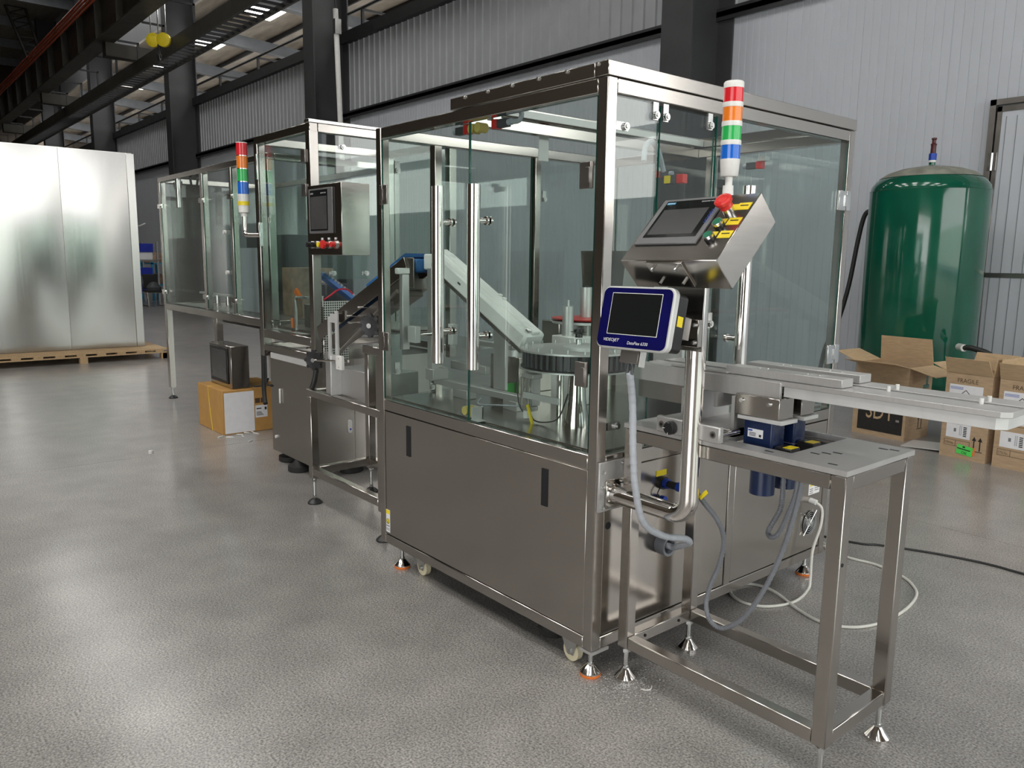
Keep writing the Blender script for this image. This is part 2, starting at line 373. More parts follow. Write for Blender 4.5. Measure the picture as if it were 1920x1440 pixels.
# roof: insulation blanket with skylight openings, rafters and purlins
def roofz(y): return 9.45-.062*(y-8)
ZM = 13.4                                   # roof of the tall main bay
rf = MB()
for a, b in ((7.4, 8.2), (9.7, 14.5), (16, 26)):
    rf.prism([(a, roofz(a)), (b, roofz(b)), (b, roofz(b)+.08), (a, roofz(a)+.08)], (-60, 0, 0), Y, Z, X, 74)
for a, b in ((8.2, 9.7), (14.5, 16)):       # solid strips between the single skylights
    for k in range(15): rf.prism([(a, roofz(a)), (b, roofz(b)), (b, roofz(b)+.08), (a, roofz(a)+.08)], (-60+5*k+1.3, 0, 0), Y, Z, X, 3.7)
ceil = struct(rf.build('ceiling', 'roof_insul'))
for a, b in ((8.2, 9.7), (14.5, 16)):
    for k in range(15):
        MB().prism([(a, roofz(a)+.03), (b, roofz(b)+.03), (b, roofz(b)+.05), (a, roofz(a)+.05)], (-60+5*k, 0, 0), Y, Z, X, 1.3).build('skylight', 'skylight', ceil)
for k in range(14):
    xx = -57.2+5.05*k
    if xx > -4: continue
    MB().prism([(7.4, roofz(7.4)-.55), (26, roofz(26)-.55), (26, roofz(26)-.15), (7.4, roofz(7.4)-.15)], (xx, 0, 0), Y, Z, X, .05).prism(
        [(7.4, roofz(7.4)-.56), (26, roofz(26)-.56), (26, roofz(26)-.53), (7.4, roofz(7.4)-.53)], (xx-.12, 0, 0), Y, Z, X, .29).build('rafter', 'rafter_grey', ceil)
yy = 8.0
while yy < 25:
    MB().box(-60, 13, yy, yy+.06, roofz(yy)-.16, roofz(yy)-.01).build('purlin', 'girt', ceil); yy += 1.25
rm = MB()
for a, b in ((-12, -9.6), (-6.6, -5.2), (-2.2, 3.4), (5.4, 7.5)): rm.box(-60, 14, a, b, ZM, ZM+.1)
def lit(a, k): return (k >= 9) if a < 0 else (4 <= k < 10)
for a, b in ((-9.6, -6.6), (-5.2, -2.2), (3.4, 5.4)):
    for k in range(15):
        x_ = -60+5*k
        rm.box(x_+(2.0 if lit(a, k) else 0), min(x_+5.0, 14), a, b, ZM, ZM+.1)
cm_ = struct(rm.build('ceiling_main', 'roof_dark'))
for a, b in ((-9.6, -6.6), (-5.2, -2.2), (3.4, 5.4)):
    for k in range(15):
        if lit(a, k): MB().box(-60+5*k, -58+5*k, a, b, ZM+.03, ZM+.05).build('skylight', 'skylight_fill', cm_)  # unseen panes placed for their light; row nearest the wall added to brighten it
for k in range(14):
    xx = -57.2+5.05*k; MB().box(xx, xx+.05, -12, 7.4, ZM-.5, ZM-.05).build('rafter', 'rafter_grey', cm_)
struct(MB().box(-60, 14, 7.4, 7.5, roofz(7.4)+.08, ZM).build('wall_clerestory', 'wall_corr'))

# columns along the wall
def column(x, h, label):
    t = thing('steel_column', label, 'column', (x, 6.95, 0), 'columns along the wall')
    bx('flange', 'column_paint', t, x-.25, x+.25, 6.50, 6.53, 0, h, 0)
    bx('flange', 'column_paint', t, x-.25, x+.25, 7.36, 7.39, 0, h, 0)
    bx('web', 'column_paint', t, x-.012, x+.012, 6.53, 7.36, 0, h, 0)
    bx('bracket', 'crane_paint', t, x-.2, x+.2, 4.7, 6.5, 7.55, 7.95, 0)
    return t
column(-5.04, 13.3, 'dark grey steel column behind the glazed machine with the round turntable')
column(-15.60, 13.3, 'dark grey steel column with a white pole fixed to its face')
for k, n in ((2, 'dark grey steel column between the corrugated wall bays, near the stacked lamp of the second machine'), (3, 'dark grey steel column rising behind the bright steel cabinet on the pallet'), (4, 'dark grey steel column furthest along the wall beside the lattice mast')):
    column(-15.60-10.25*(k-1), 13.3, n)
wp = MB().cyl((-14.15, 6.44, 6.72), (-13.95, 6.42, 3.6), .055, 12)
wp = tag(wp.build('pole', 'white_plastic'), 'white plastic pole leaning against a dark steel column', 'pole')
MB().tube([(-14.15, 6.46, 6.7), (-14.3, 6.47, 7.2), (-14.5, 6.48, 8.2)], .015, 6).build('cable', 'cable_black', wp)
bx('bracket', 'zinc', wp, -14.12, -14.02, 6.36, 6.50, 6.2, 6.5, 0)

# crane runway girder, ladder tray, bus bars, hook
cg = thing('crane_girder', 'dark steel crane runway girder running along the hall', 'girder', (-30, 4.7, 7.95))
bx('web', 'crane_paint', cg, -58, -4, 4.66, 4.72, 7.98, 9.2, 0); bx('flange', 'crane_paint', cg, -58, -4, 4.45, 4.95, 7.95, 7.99, 0); bx('flange', 'crane_paint', cg, -58, -4, 4.45, 4.95, 9.2, 9.24, 0)
for k in range(22): bx('stiffener', 'crane_paint', cg, -57+2.4*k, -56.97+2.4*k, 4.47, 4.93, 7.99, 9.2, 0)
lt = thing('ladder_tray', 'dark cable ladder tray with rungs under an olive rail', 'cable tray', (-30, 5.9, 7.1))
bx('side_rail', 'crane_paint', lt, -58, -4, 5.52, 5.60, 7.12, 7.50, 0); bx('side_rail', 'crane_paint', lt, -58, -4, 6.16, 6.22, 7.12, 7.24, 0)
RUNG = MB().box(-.04, .04, 0, .56, 0, .05).mesh('rung', 'girt')
for k in range(135): inst(RUNG, 'rung', lt, (-56+.38*k, 5.60, 7.14))
for k in range(20):
    xx = -56+2.56*k
    MB().box(xx-.03, xx+.03, 5.5, 5.56, 7.5, 7.98).box(xx-.03, xx+.03, 4.96, 5.56, 7.93, 7.98).build('hanger', 'girt', lt)
for k in range(4):
    tag(MB().tube([(-58, 4.0, 8.55+.11*k), (-10, 4.0, 8.55+.11*k)], .03, 6).build('bus_bar', 'bus_red'), 'red insulated crane conductor bar, %s of the four' % ('lowest', 'second lowest', 'second highest', 'highest')[k], 'conductor bar', 'crane conductor bars')
hk = thing('crane_hook', 'yellow twin-sheave crane hook block hanging from wire ropes', 'crane hook', (-22.1, 5.20, 7.1))
for d in (-.13, .13):
    MB().lathe((-22.1+d*.9, 5.20+d*.8, 7.40), [(.05, -.07), (.14, -.07), (.19, -.04), (.19, .04), (.14, .07), (.05, .07)], 18, (0.75, -.66, 0)).build('sheave', 'yellow', hk)
MB().tube([(-22.1, 5.20, 7.30), (-22.1, 5.20, 7.1), (-22.04, 5.15, 6.98), (-22.15, 5.20, 6.90), (-22.24, 5.26, 6.98), (-22.23, 5.26, 7.06)], .04, 8, 3).build('hook', 'black_paint', hk)
for d in (-.28, 0, .28):
    MB().tube([(-22.1+d*.7, 5.20+d*.5, 7.45), (-22.1+d*.7, 5.20+d*.5, 9.4)], .018, 5).build('wire_rope', 'zinc', hk)
lm = thing('lattice_mast', 'dark lattice steel mast high in the far corner of the hall', 'mast', (-45, 6.2, 9.3))
LA = [Vector((-45.0, 6.40, 9.3)), Vector((-45.0, 5.02, 13.36))]; LB = [Vector((-45.0, 6.88, 9.3)), Vector((-45.0, 5.88, 13.36))]
for a, b in (LA, LB): MB().tube([a, b], .07, 6).build('chord', 'crane_paint', lm)
for k in range(12):
    pa = LA[0].lerp(LA[1], k/12); pb = LB[0].lerp(LB[1], (k+1)/12); pc = LA[0].lerp(LA[1], (k+1)/12)
    MB().tube([pa, pb], .03, 5).build('lacing', 'crane_paint', lm); MB().tube([pb, pc], .03, 5).build('lacing', 'crane_paint', lm)

# door at the right of the back wall
DX, DT = -1.52, 3.25
dr = struct(MB().box(DX+.10, DX+2.3, YW-.055, YW-.015, .05, DT-.10).build('door_1', 'wall_panel'))
for i in range(22): MB().box(DX+.16+i*.0998, DX+.166+i*.0998, YW-.058, YW-.054, .1, DT-.18).build('groove', 'rafter_grey', dr)
bx('frame_post', 'steel_dark', dr, DX, DX+.06, YW-.07, YW-.001, 0, DT, .002); bx('frame_head', 'steel_dark', dr, DX, DX+2.4, YW-.07, YW-.001, DT-.06, DT, .002)
bx('leaf_stile', 'steel_dark', dr, DX+.075, DX+.12, YW-.065, YW-.02, .05, DT-.075, .002); bx('leaf_rail', 'steel_dark', dr, DX+.075, DX+2.3, YW-.065, YW-.02, DT-.13, DT-.075, .002)
bx('leaf_rail', 'steel_dark', dr, DX+.075, DX+2.3, YW-.065, YW-.02, 1.42, 1.47, .002)
for z in (.5, 2.03, 2.62): MB().box(DX+.03, DX+.11, YW-.078, YW-.066, z-.09, z+.09).cyl((DX+.068, YW-.078, z-.09), (DX+.068, YW-.078, z+.09), .013, 8).build('hinge', 'zinc', dr)

# ================================================================== GREEN AIR TANK
tx, ty, tr = -1.665, 6.42, .548
tk = thing('air_tank', 'tall dark green air receiver tank standing by the wall', 'tank', (tx, ty, 0))
prof = [(tr, .40), (tr, 2.26)]
dome = [(tr*math.cos(a), 2.26+.26*math.sin(a)) for a in [R(d) for d in (12, 25, 38, 50, 62, 74)]]
low = [(tr*math.cos(a), .40-.2*math.sin(a)) for a in [R(d) for d in (75, 50, 25)]]
MB().lathe((tx, ty, 0), low+prof+dome+[(.04, 2.523)], 48).build('shell', 'tank_green', tk)
MB().lathe((tx, ty, 0), [(tr*.86, 2.395), (tr*.72, 2.447), (tr*.50, 2.487), (.05, 2.5265)], 40).build('dust_film', 'dust', tk, 0, 'grey dust on the dome')
MB().lathe((tx, ty, 0), [(tr+.001, 2.262), (tr+.004, 2.268), (tr+.001, 2.274)], 48).build('weld_seam', 'tank_green', tk)
for a in (30, 120, 210, 300):
    cx, cy = tx+.42*math.cos(R(a)), ty+.42*math.sin(R(a)); bx('leg', 'tank_green', tk, cx-.04, cx+.04, cy-.04, cy+.04, 0, .42, 0)
MB().cyl((tx, ty, 2.51), (tx, ty, 2.56), .03, 12).build('nozzle', 'tank_green', tk); MB().cyl((tx, ty, 2.555), (tx, ty, 2.575), .034, 12).build('tape_seal', 'white_plastic', tk)
MB().cyl((tx, ty, 2.575), (tx, ty, 2.64), .036, 6).build('nut', 'blue_fit', tk); MB().lathe((tx, ty, 2.64), [(.026, 0), (.024, .07), (.03, .09), (.018, .10), (.018, .13), (.026, .135), (.024, .15)], 12).build('safety_valve', 'dark_red', tk)
op = on(1806, 652, 'y', ty-.42)
MB().cyl(op+Vector((-.06, .06, 0)), op+Vector((.02, -.03, 0)), .034, 10).build('outlet', 'white_plastic', tk)
MB().tube([op+Vector((.0, -.01, 0)), op+Vector((.10, -.04, .005)), op+Vector((.26, -.03, -.05)), op+Vector((.40, 0, -.22)), op+Vector((.46, .05, -.60)), op+Vector((.48, .1, -.80))], .026, 10, 6).build('outlet_hose', 'cable_black', tk)
h0 = on(1634, 395, 'y', ty)
MB().tube([h0+Vector((.1, 0, 0)), h0, h0+Vector((-.07, 0, -.05)), h0+Vector((-.12, 0, -.3)), h0+Vector((-.16, -.05, -.8)), h0+Vector((-.22, -.12, -1.2)), h0+Vector((-.30, -.2, -1.5)), h0+Vector((-.36, -.2, -1.93))], .024, 10, 5).build('inlet_hose', 'cable_black', tk)

# ================================================================== MAIN MACHINE (glazed, with the turntable)
L_, W_, ZB, ZP, ZL, ZT, ZC, w = 1.512, 1.658, .112, .80, .857, 2.104, 2.155, .046
M = thing('packaging_machine', 'large stainless steel and glass packaging machine with a turntable inside', 'machine', (-L_/2, W_/2, 0))
for px_, py_ in ((-w, 0), (-L_, 0), (-w, W_-w), (-L_, W_-w)): bx('post', 'steel', M, px_, px_+w, py_, py_+w, ZB, ZC-.001, .003)
bx('post', 'steel', M, -w, -.001, .815, .86, ZB+w, ZP, .002); bx('post', 'steel', M, -L_, -L_+w, .31, .352, ZL, ZT, .002)
bx('post', 'steel', M, -L_, -L_+w, .98, 1.02, ZL, ZT, .002); bx('post', 'steel', M, -.80, -.755, W_-w, W_, ZL, ZT, .002)
for nm, a, b in (('bottom_rail', ZB, ZB+w), ('ledge_rail', ZP, ZL-.002), ('top_rail', ZT, ZC-.002)):
    bx(nm, 'steel_h', M, -L_+w+.001, -w-.001, .001, w, a, b, .003); bx(nm, 'steel_h', M, -L_+w+.001, -w-.001, W_-w, W_-.001, a, b, .003)
    bx(nm, 'steel_h', M, -w, -.001, w+.001, W_-w-.001, a, b, .003); bx(nm, 'steel_h', M, -L_+.001, -L_+w, w+.001, W_-w-.001, a, b, .003)
# roof rim
RX = -.897
bx('roof_rim', 'steel_h', M, RX, -.062, -.002, .045, ZC+.001, 2.203, .002); bx('roof_rim', 'steel_h', M, -.060, .003, -.003, W_+.002, ZC+.001, 2.204, .002)
bx('roof_rim', 'steel_h', M, RX, RX+.05, .046, W_-.046, ZC+.001, 2.203, .002); bx('roof_rim', 'steel_h', M, RX, -.062, W_-.045, W_, ZC+.001, 2.203, .002)
bx('crossbar', 'steel_h', M, RX, RX+.045, .047, W_-.047, ZT, ZC-.004, .002)
bx('cable_duct', 'alu_white', M, RX+.055, RX+.075, .047, W_-.047, 2.16, 2.19, 0)
for i in range(6): inst(BOLTY, 'screw', M, (RX+.1+.15*i, .0, 2.196))
# lower sheet panels with a shadow gap
def panel_y(x0, x1, z0, z1): return bx('sheet_panel', 'steel_sheet', M, x0+.003, x1-.003, .004, .02, z0+.003, z1-.003, .002)
panel_y(-L_+w, -w, ZB+w, ZP)
bx('sheet_panel', 'steel_sheet', M, -.02, -.004, w+.003, .812, ZB+w+.003, ZP-.003, .002)
bx('sheet_panel', 'steel_sheet', M, -.02, -.004, .863, W_-w-.003, ZB+w+.003, ZP-.003, .002)
bx('back_panel', 'steel_sheet', M, -L_+w, -w, W_-.03, W_-.012, ZB+w, ZP, 0); bx('back_panel', 'steel_sheet', M, -L_+.006, -L_+.02, w, W_-w, ZB+w, ZP, 0)
bx('inner_liner', 'black_paint', M, -L_+w, -w, .022, W_-.035, ZB+.01, ZB+.03, 0)
for sx in (-1.247, -.276):
    sl = bx('grip_slot', 'black_paint', M, sx-.017, sx+.017, .0005, .006, .607, .755, 0, 'black recessed grip slot')
bx('worktop', 'steel_sheet', M, -L_+w+.002, -w-.002, w+.002, W_-w-.002, ZL-.012, ZL+.004, 0)
# earth sticker
st = flat('warning_sticker', 'paper', M, (-1.463, .004, .172), X, Z, .036, .118, .001, 'white and yellow earth warning sticker')
flat('sticker_header', 'yellow', st, (-1.4625, .003, .268), X, Z, .035, .021, .0006)
MB().cyl((-1.445, .0032, .230), (-1.445, .002, .230), .0145, 20).build('symbol_disc', 'yellow', st)
e = MB().lathe((-1.445, .0026, .230), [(.0145, 0), (.0145, .001), (.0125, .001), (.0125, 0)], 20, (0, -1, 0)); e.build('symbol_ring', 'ink', st)
MB().box(-1.4458, -1.4442, .0014, .002, .226, .240).box(-1.452, -1.438, .0014, .002, .2245, .2262).box(-1.450, -1.440, .0014, .002, .2215, .223).box(-1.448, -1.442, .0014, .002, .2185, .220).build('earth_symbol', 'ink', st)
for z, n in ((.203, 4), (.190, 6), (.183, 6)):
    for i in range(n): flat('printed_mark', 'ink', st, (-1.459+i*(.030/n), .0028, z), X, Z, .020/n, .006 if n == 4 else .003, .0003)
# glass doors in front
def hingey(parent, x, z, side):
    h = MB().box(x-.030, x+.030, -.012, -.002, z-.045, z+.045).box(x-side*.030-.004, x-side*.030+.020*side, -.014, .004, z-.045, z+.045).build('hinge', 'steel_dark', parent, .002)
    bx('hinge_knuckle', 'steel_dark', h, x-.012*side-.010, x-.012*side+.010, -.016, -.012, z-.026, z+.026, .001)
def handley(parent, x, z0, z1, zs, y=-.07):
    h = MB().cyl((x, y, z0), (x, y, z1), .026, 20).build('pull_handle', 'chrome', parent)
    for z in zs: MB().cyl((x, y+.012, z), (x, -.004, z), .011, 12).cyl((x, -.012, z), (x, -.004, z), .017, 14).cyl((x, .006, z), (x, .016, z), .017, 14).build('standoff', 'chrome', h)
    return h
d1 = pane('glass_door', M, 'y', .006, -L_+w+.004, -.772, ZL+.004, ZT-.006); d2 = pane('glass_door', M, 'y', .006, -.766, -w-.004, ZL+.004, ZT-.006)
hingey(d1, -L_+w+.038, 1.843, 1); hingey(d1, -L_+w+.038, 1.146, 1); hingey(d2, -w-.038, 1.838, -1); hingey(d2, -w-.038, 1.146, -1)
handley(d1, -.890, 1.105, 1.845, (1.70, 1.24)); handley(d2, -.641, 1.105, 1.838, (1.70, 1.24))
# side facing the stand (+X): fixed pane, hung pane, hinged door
g1 = pane('glass_pane', M, 'x', -.010, w+.003, .268, ZL+.003, ZT-.004); g2 = pane('glass_pane', M, 'x', -.010, .280, .596, 1.25, ZT-.012)
d3 = pane('glass_door', M, 'x', -.006, .606, W_-w-.006, ZL+.004, ZT-.008)
for y, z in ((.245, 2.07), (.300, 2.07), (.56, 2.07)): clipx(M, -.006, y, z)
for y, z in ((.075, 2.00), (.075, 1.34), (.08, .96)):
    c_ = clipx(M, -.006, y, z); c_.rotation_euler.x = R(90)
clipx(M, -.006, .62, 1.32)
for z in (1.836, 1.121):
    h = MB().box(-.002, .010, W_-w-.075, W_-w-.012, z-.045, z+.045).box(-.004, .012, W_-w-.010, W_-w+.028, z-.045, z+.045).build('hinge', 'zinc', d3, .002)
    bx('hinge_knuckle', 'zinc', h, .010, .014, W_-w-.028, W_-w-.004, z-.026, z+.026, .001)
h = MB().cyl((.07, .735, 1.10), (.07, .735, 1.842), .026, 20).build('pull_handle', 'chrome', d3)
for z in (1.70, 1.245): MB().cyl((.058, .735, z), (-.002, .735, z), .011, 12).cyl((.006, .735, z), (-.002, .735, z), .017, 14).build('standoff', 'chrome', h)
# left and back glass
pane('glass_pane', M, 'x', -L_+.02, w+.004, .306, ZL+.004, 1.30) ; pane('glass_pane', M, 'x', -L_+.02, .356, .976, ZL+.004, ZT-.004); pane('glass_pane', M, 'x', -L_+.02, 1.024, W_-w-.004, ZL+.004, ZT-.004)
pane('glass_door', M, 'y', W_-.02, -L_+w+.004, -.804, ZL+.004, ZT-.004); pane('glass_door', M, 'y', W_-.02, -.751, -w-.004, ZL+.004, ZT-.004)
for y, z in ((.10, 1.98), (.30, .90), (.09, 1.00), (.365, 2.06), (1.06, 1.90)): clipx(M, -L_+.026, y, z)
# door switches under the front rail
def switch(parent, p, d, name='door_switch'):
    s_ = MB().obox(Vector(p)+d*.016, d, Z, d.cross(Z), .016, .018, .015).build(name, 'red_plastic', parent, .001)
    MB().obox(Vector(p)+d*.062, d, Z, d.cross(Z), .030, .016, .014).build('switch_body', 'dark_grey', s_, .002)
    MB().cyl(Vector(p)+d*.092, Vector(p)+d*.112, .013, 12).build('cable_gland', 'hose_grey', s_)
    MB().box(p[0]-.02, p[0]+.02, p[1]-.02, p[1]+.02, p[2]+.018, p[2]+.04).build('switch_bracket', 'zinc', s_)
    return s_
switch(M, (-.70, .075, 2.085), X); s_ = switch(M, (-.86, .075, 2.085), -X)
MB().tube([(-.59, .075, 2.085), (-.55, .08, 2.085), (-.54, .085, 2.11), (-.57, .09, 2.13), (-.62, .095, 2.135)], .010, 8, 4).build('conduit', 'hose_grey', M)
for d in (-.80, -.755): MB().cyl((d, .03, 2.078), (d, .075, 2.078), .020, 16).build('door_buffer', 'yellow_rubber', M)
for d in (-.835, -.79): MB().cyl((d, .03, ZL+.035), (d, .075, ZL+.035), .020, 16).build('door_buffer', 'yellow_rubber', M)
MB().box(-.86, -.765, .075, .080, ZL+.004, ZL+.055).box(-.77, -.765, .02, .08, ZL+.004, ZL+.06).box(-.775, -.72, .02, .06, ZL+.004, ZL+.008).build('buffer_bracket', 'alu_white', M)
switch(M, (-.42, W_-.09, 2.03), -X); switch(M, (-1.10, W_-.09, 2.03), X)
bx('hanger_plate', 'alu_white', M, RX-.01, RX-.006, .50, .56, 2.0, 2.17, 0)
MB().tube([(-.30, .66, 1.92), (-.28, .60, 1.99), (-.25, .52, 2.02), (-.22, .45, 1.99), (-.2, .42, 1.93)], .011, 8, 4).build('conduit', 'hose_grey', M)
bx('switch_body', 'dark_grey', M, -.19, -.13, .53, .56, 1.85, 1.885, .002); bx('switch_sticker', 'yellow', M, -.185, -.155, .527, .5299, 1.853, 1.882, 0); bx('switch_head', 'red_plastic', M, -.128, -.095, .53, .56, 1.85, 1.885, .002)
# mounting plate, flange, bolts
mp_ = bx('mounting_plate', 'alu', M, .0005, .012, .003, .150, .652, .836, .002)
fp = bx('flange', 'steel', mp_, .0125, .018, .034, .132, .662, .768, .003)
for y, z in ((.022, .80), (.128, .82), (.022, .742), (.128, .66), (.022, .668)): inst(BOLT, 'bolt', mp_, (.012, y, z))
for y, z in ((.048, .754), (.118, .754), (.048, .676), (.118, .676)): inst(BOLT, 'bolt', mp_, (.018, y, z))
# side fittings on the lower panel
MB().cyl((-.006, .073, .587), (-.0025, .073, .587), .014, 18).build('cable_hole', 'black_paint', M)
cn = MB().cyl((-.004, .37, .70), (.03, .37, .70), .020, 16).build('connector', 'blue_plastic', M)
MB().cyl((.075, .37, .70), (.115, .37, .70), .018, 16).build('connector_nut', 'blue_plastic', cn); MB().cyl((.03, .37, .70), (.075, .37, .70), .015, 14).build('connector_body', 'black_plastic', cn); MB().cyl((-.004, .37, .70), (.012, .37, .70), .026, 16).build('gasket', 'black_plastic', cn)
bx('tag', 'yellow', cn, -.004, -.002, .335, .395, .728, .750, 0)
cc = MB().cyl((.005, .36, .638), (.025, .36, .638), .014, 14).build('dust_cap', 'blue_plastic', M); MB().tube([(.01, .36, .70), (.012, .33, .67), (.012, .335, .645), (.012, .36, .64)], .0025, 6, 4).build('tether', 'black_plastic', cc)
rg = MB().lathe((-.004, .375, .452), [(.036, 0), (.040, .006), (.040, .05), (.030, .05), (.030, .01)], 26, X).build('cable_inlet', 'conduit', M)
fan = MB().cyl((-.004, 1.50, .300), (-.0028, 1.50, .300), .058, 28).build('fan', 'black_paint', M)
for r_ in (.058, .048, .038, .028, .018):
    pts = [(.004, 1.50+r_*math.cos(t), .300+r_*math.sin(t)) for t in [2*math.pi*i/28 for i in range(29)]]
    MB().tube(pts, .0016, 5).build('guard_ring', 'zinc', fan)
MB().tube([(.005, 1.446, .246), (.005, 1.554, .354)], .002, 5).tube([(.005, 1.446, .354), (.005, 1.554, .246)], .002, 5).build('guard_bar', 'zinc', fan)
MB().cyl((-.003, 1.50, .300), (.001, 1.50, .300), .022, 18).build('fan_hub', 'paper', fan)
ps = flat('power_sticker', 'paper', M, (-.004, 1.480, .440), Y, Z, .10, .070, .001, 'white sticker with a yellow warning triangle')
MB().prism([(0, 0), (.026, 0), (.013, .022)], (-.0025, 1.488, .482), Y, Z, X, .0005).build('warning_triangle', 'yellow', ps)
for i in range(4): flat('printed_line', 'ink_brown', ps, (-.0028, 1.534, .456+.010*i), Y, Z, .036, .003, .0003)
for i in range(3): flat('printed_line', 'ink_brown', ps, (-.0028, 1.488, .446+.010*i), Y, Z, .030, .003, .0003)
MB().cyl((-.004, 1.50, .412), (.03, 1.50, .408), .014, 10).build('cable_gland', 'white_plastic', M)
MB().cyl((-.004, 1.33, .285), (.004, 1.33, .285), .007, 8).build('screw', 'zinc', M)
# feet and castors
for p in ((-.035, .035), (-1.372, .04), (-.055, W_-.075), (-1.45, W_-.05)): foot(M, *p, .112, 'orange')
def castor(x, y):
    wh = MB().lathe((x, y+.016, .042), [(.030, -.016), (.041, -.013), (.041, .013), (.030, .016)], 26, (0, -1, 0)).build('castor_wheel', 'cream_wheel', M)
    pl = [(-.055, .112), (.045, .112), (.02, .03), (-.015, .03)]
    MB().prism(pl, (x, y-.004, 0), X, Z, Y, .004).prism(pl, (x, y+.034, 0), X, Z, Y, .004).box(x-.055, x+.045, y-.02, y+.05, .104, .112).build('castor_fork', 'zinc', wh)
    MB().cyl((x+.002, y-.012, .042), (x+.002, y-.004, .042), .009, 8).build('axle_nut', 'zinc', wh)
castor(-1.22, .055); castor(-.155, .045); castor(-.2, 1.5)
bx('corner_plate', 'alu', M, -.06, .004, .0, .09, .1, .1115, 0)
bag = MB().lathe((-.33, .12, .06), [(.02, -.05), (.06, -.03), (.07, .0), (.05, .04), (.02, .05)], 9)
bag.build('cable_bundle', 'black_rubber', M, 0, 'dark wrapped cable bundle')
# ---- turntable
dcx, dcy = -.45, .33; TZ = .016
tt = MB().lathe((dcx, dcy, TZ), [(.236, 1.092), (.236, 1.096), (.218, 1.098), (.218, 1.160)], 60).build('turntable', 'black_plastic', M, 0, 'black ribbed starwheel')
RIB = MB().box(-.003, .010, -.006, .006, 1.098, 1.160).mesh('pocket_rib', 'dark_grey')
for i in range(48):
    a = 2*math.pi*i/48; o = inst(RIB, 'pocket_rib', tt, (dcx+.218*math.cos(a), dcy+.218*math.sin(a), TZ)); o.rotation_euler.z = a
MB().lathe((dcx, dcy, TZ), [(.240, 1.086), (.240, 1.092), (.05, 1.092)], 60).build('base_ring', 'alu', tt)
MB().lathe((dcx, dcy, TZ), [(.238, 1.160), (.238, 1.167), (.01, 1.167)], 60).build('top_plate', 'alu', tt)
PIN = MB().cyl((0, 0, 1.167), (0, 0, 1.183), .004, 8).mesh('pin', 'zinc')
for i in range(20):
    a = 2*math.pi*i/20; inst(PIN, 'pin', tt, (dcx+.216*math.cos(a), dcy+.216*math.sin(a), TZ))
MB().lathe((dcx+.04, dcy, TZ), [(.085, 1.167), (.085, 1.180), (.078, 1.185), (.03, 1.187)], 40).build('hub_plate', 'alu_white', tt)
MB().cyl((dcx+.02, dcy-.01, 1.187+TZ), (dcx+.02, dcy-.01, 1.208+TZ), .012, 12).build('hub_stud', 'zinc', tt)
kb = MB().lathe((dcx+.02, dcy-.01, 1.216+TZ), [(.016, 0), (.014, .016), (.022, .02), (.022, .034), (.012, .038)], 14)
for i in range(5):
    a = 2*math.pi*i/5; kb.cyl((dcx+.02+.026*math.cos(a), dcy-.01+.026*math.sin(a), 1.238+TZ), (dcx+.02+.026*math.cos(a), dcy-.01+.026*math.sin(a), 1.240+TZ), .010, 8)
kb.build('star_knob', 'black_plastic', tt)
MB().lathe((-.425, .31, 0), [(.058, ZL+.004), (.058, ZL+.012), (.040, ZL+.12), (.034, 1.086)], 30).build('pedestal', 'chrome', M)
MB().cyl((-.62, .40, ZL+.004), (-.62, .40, 1.09), .016, 14).build('support_rod', 'chrome', M)
# ---- white chute
A_, B_ = Vector((-1.43, .32, 1.545)), Vector((-.715, .32, 1.185)); dc = (B_-A_); ln = dc.length; dc.normalize(); nc = dc.cross(Y) * -1
if nc.z < 0: nc = -nc
MB().obox((A_+B_)/2, dc, Y, nc, ln/2, .060, .042).build('chute', 'chute_white', M, .012)
MB().obox((A_+B_)/2+nc*.046, dc, Y, nc, ln/2, .022, .010).build('chute_cover', 'chute_white', M, .004)
MB().obox((A_+B_)/2-nc*.050, dc, Y, nc, ln/2*.98, .050, .008).build('chute_bed', 'steel_dark', M)
for t in (.60, .64): MB().cyl(A_.lerp(B_, t)+nc*.04+Y*.02, A_.lerp(B_, t)+nc*.064+Y*.02, .010, 8).build('chute_screw', 'white_plastic', M)
MB().obox(A_.lerp(B_, .33)+nc*.005-Y*.061, dc, Y, nc, .012, .001, .004).build('chute_latch', 'dark_grey', M); MB().obox(A_.lerp(B_, .97)+nc*.046-Y*.03, dc, Y, nc, .010, .01, .008).build('chute_clamp', 'zinc', M)
bx('chute_head', 'chute_white', M, -1.50, -1.40, .26, .38, 1.49, 1.57, .006)
bx('bracket_post', 'alu', M, -1.46, -1.42, .255, .300, .93, 1.50, .002)
bx('bracket_base', 'alu', M, -1.47, -.70, .30, .345, .905, .935, .002); bx('bracket_corner', 'alu', M, -1.47, -1.40, .25, .345, .935, .99, .002)
bx('bracket_foot', 'alu', M, -1.30, -1.18, .30, .36, ZL+.004, .905, .002); bx('bracket_foot', 'alu', M, -.90, -.80, .30, .36, ZL+.004, .905, .002)
bx('chute_support', 'alu', M, -1.03, -.94, .345, .362, .935, 1.28, .002)
MB().tube([(-1.0, .25, .90), (-.95, .2, .885), (-.8, .22, .90), (-.72, .28, .90)], .004, 6, 5).build('air_tube', 'hose_grey', M)
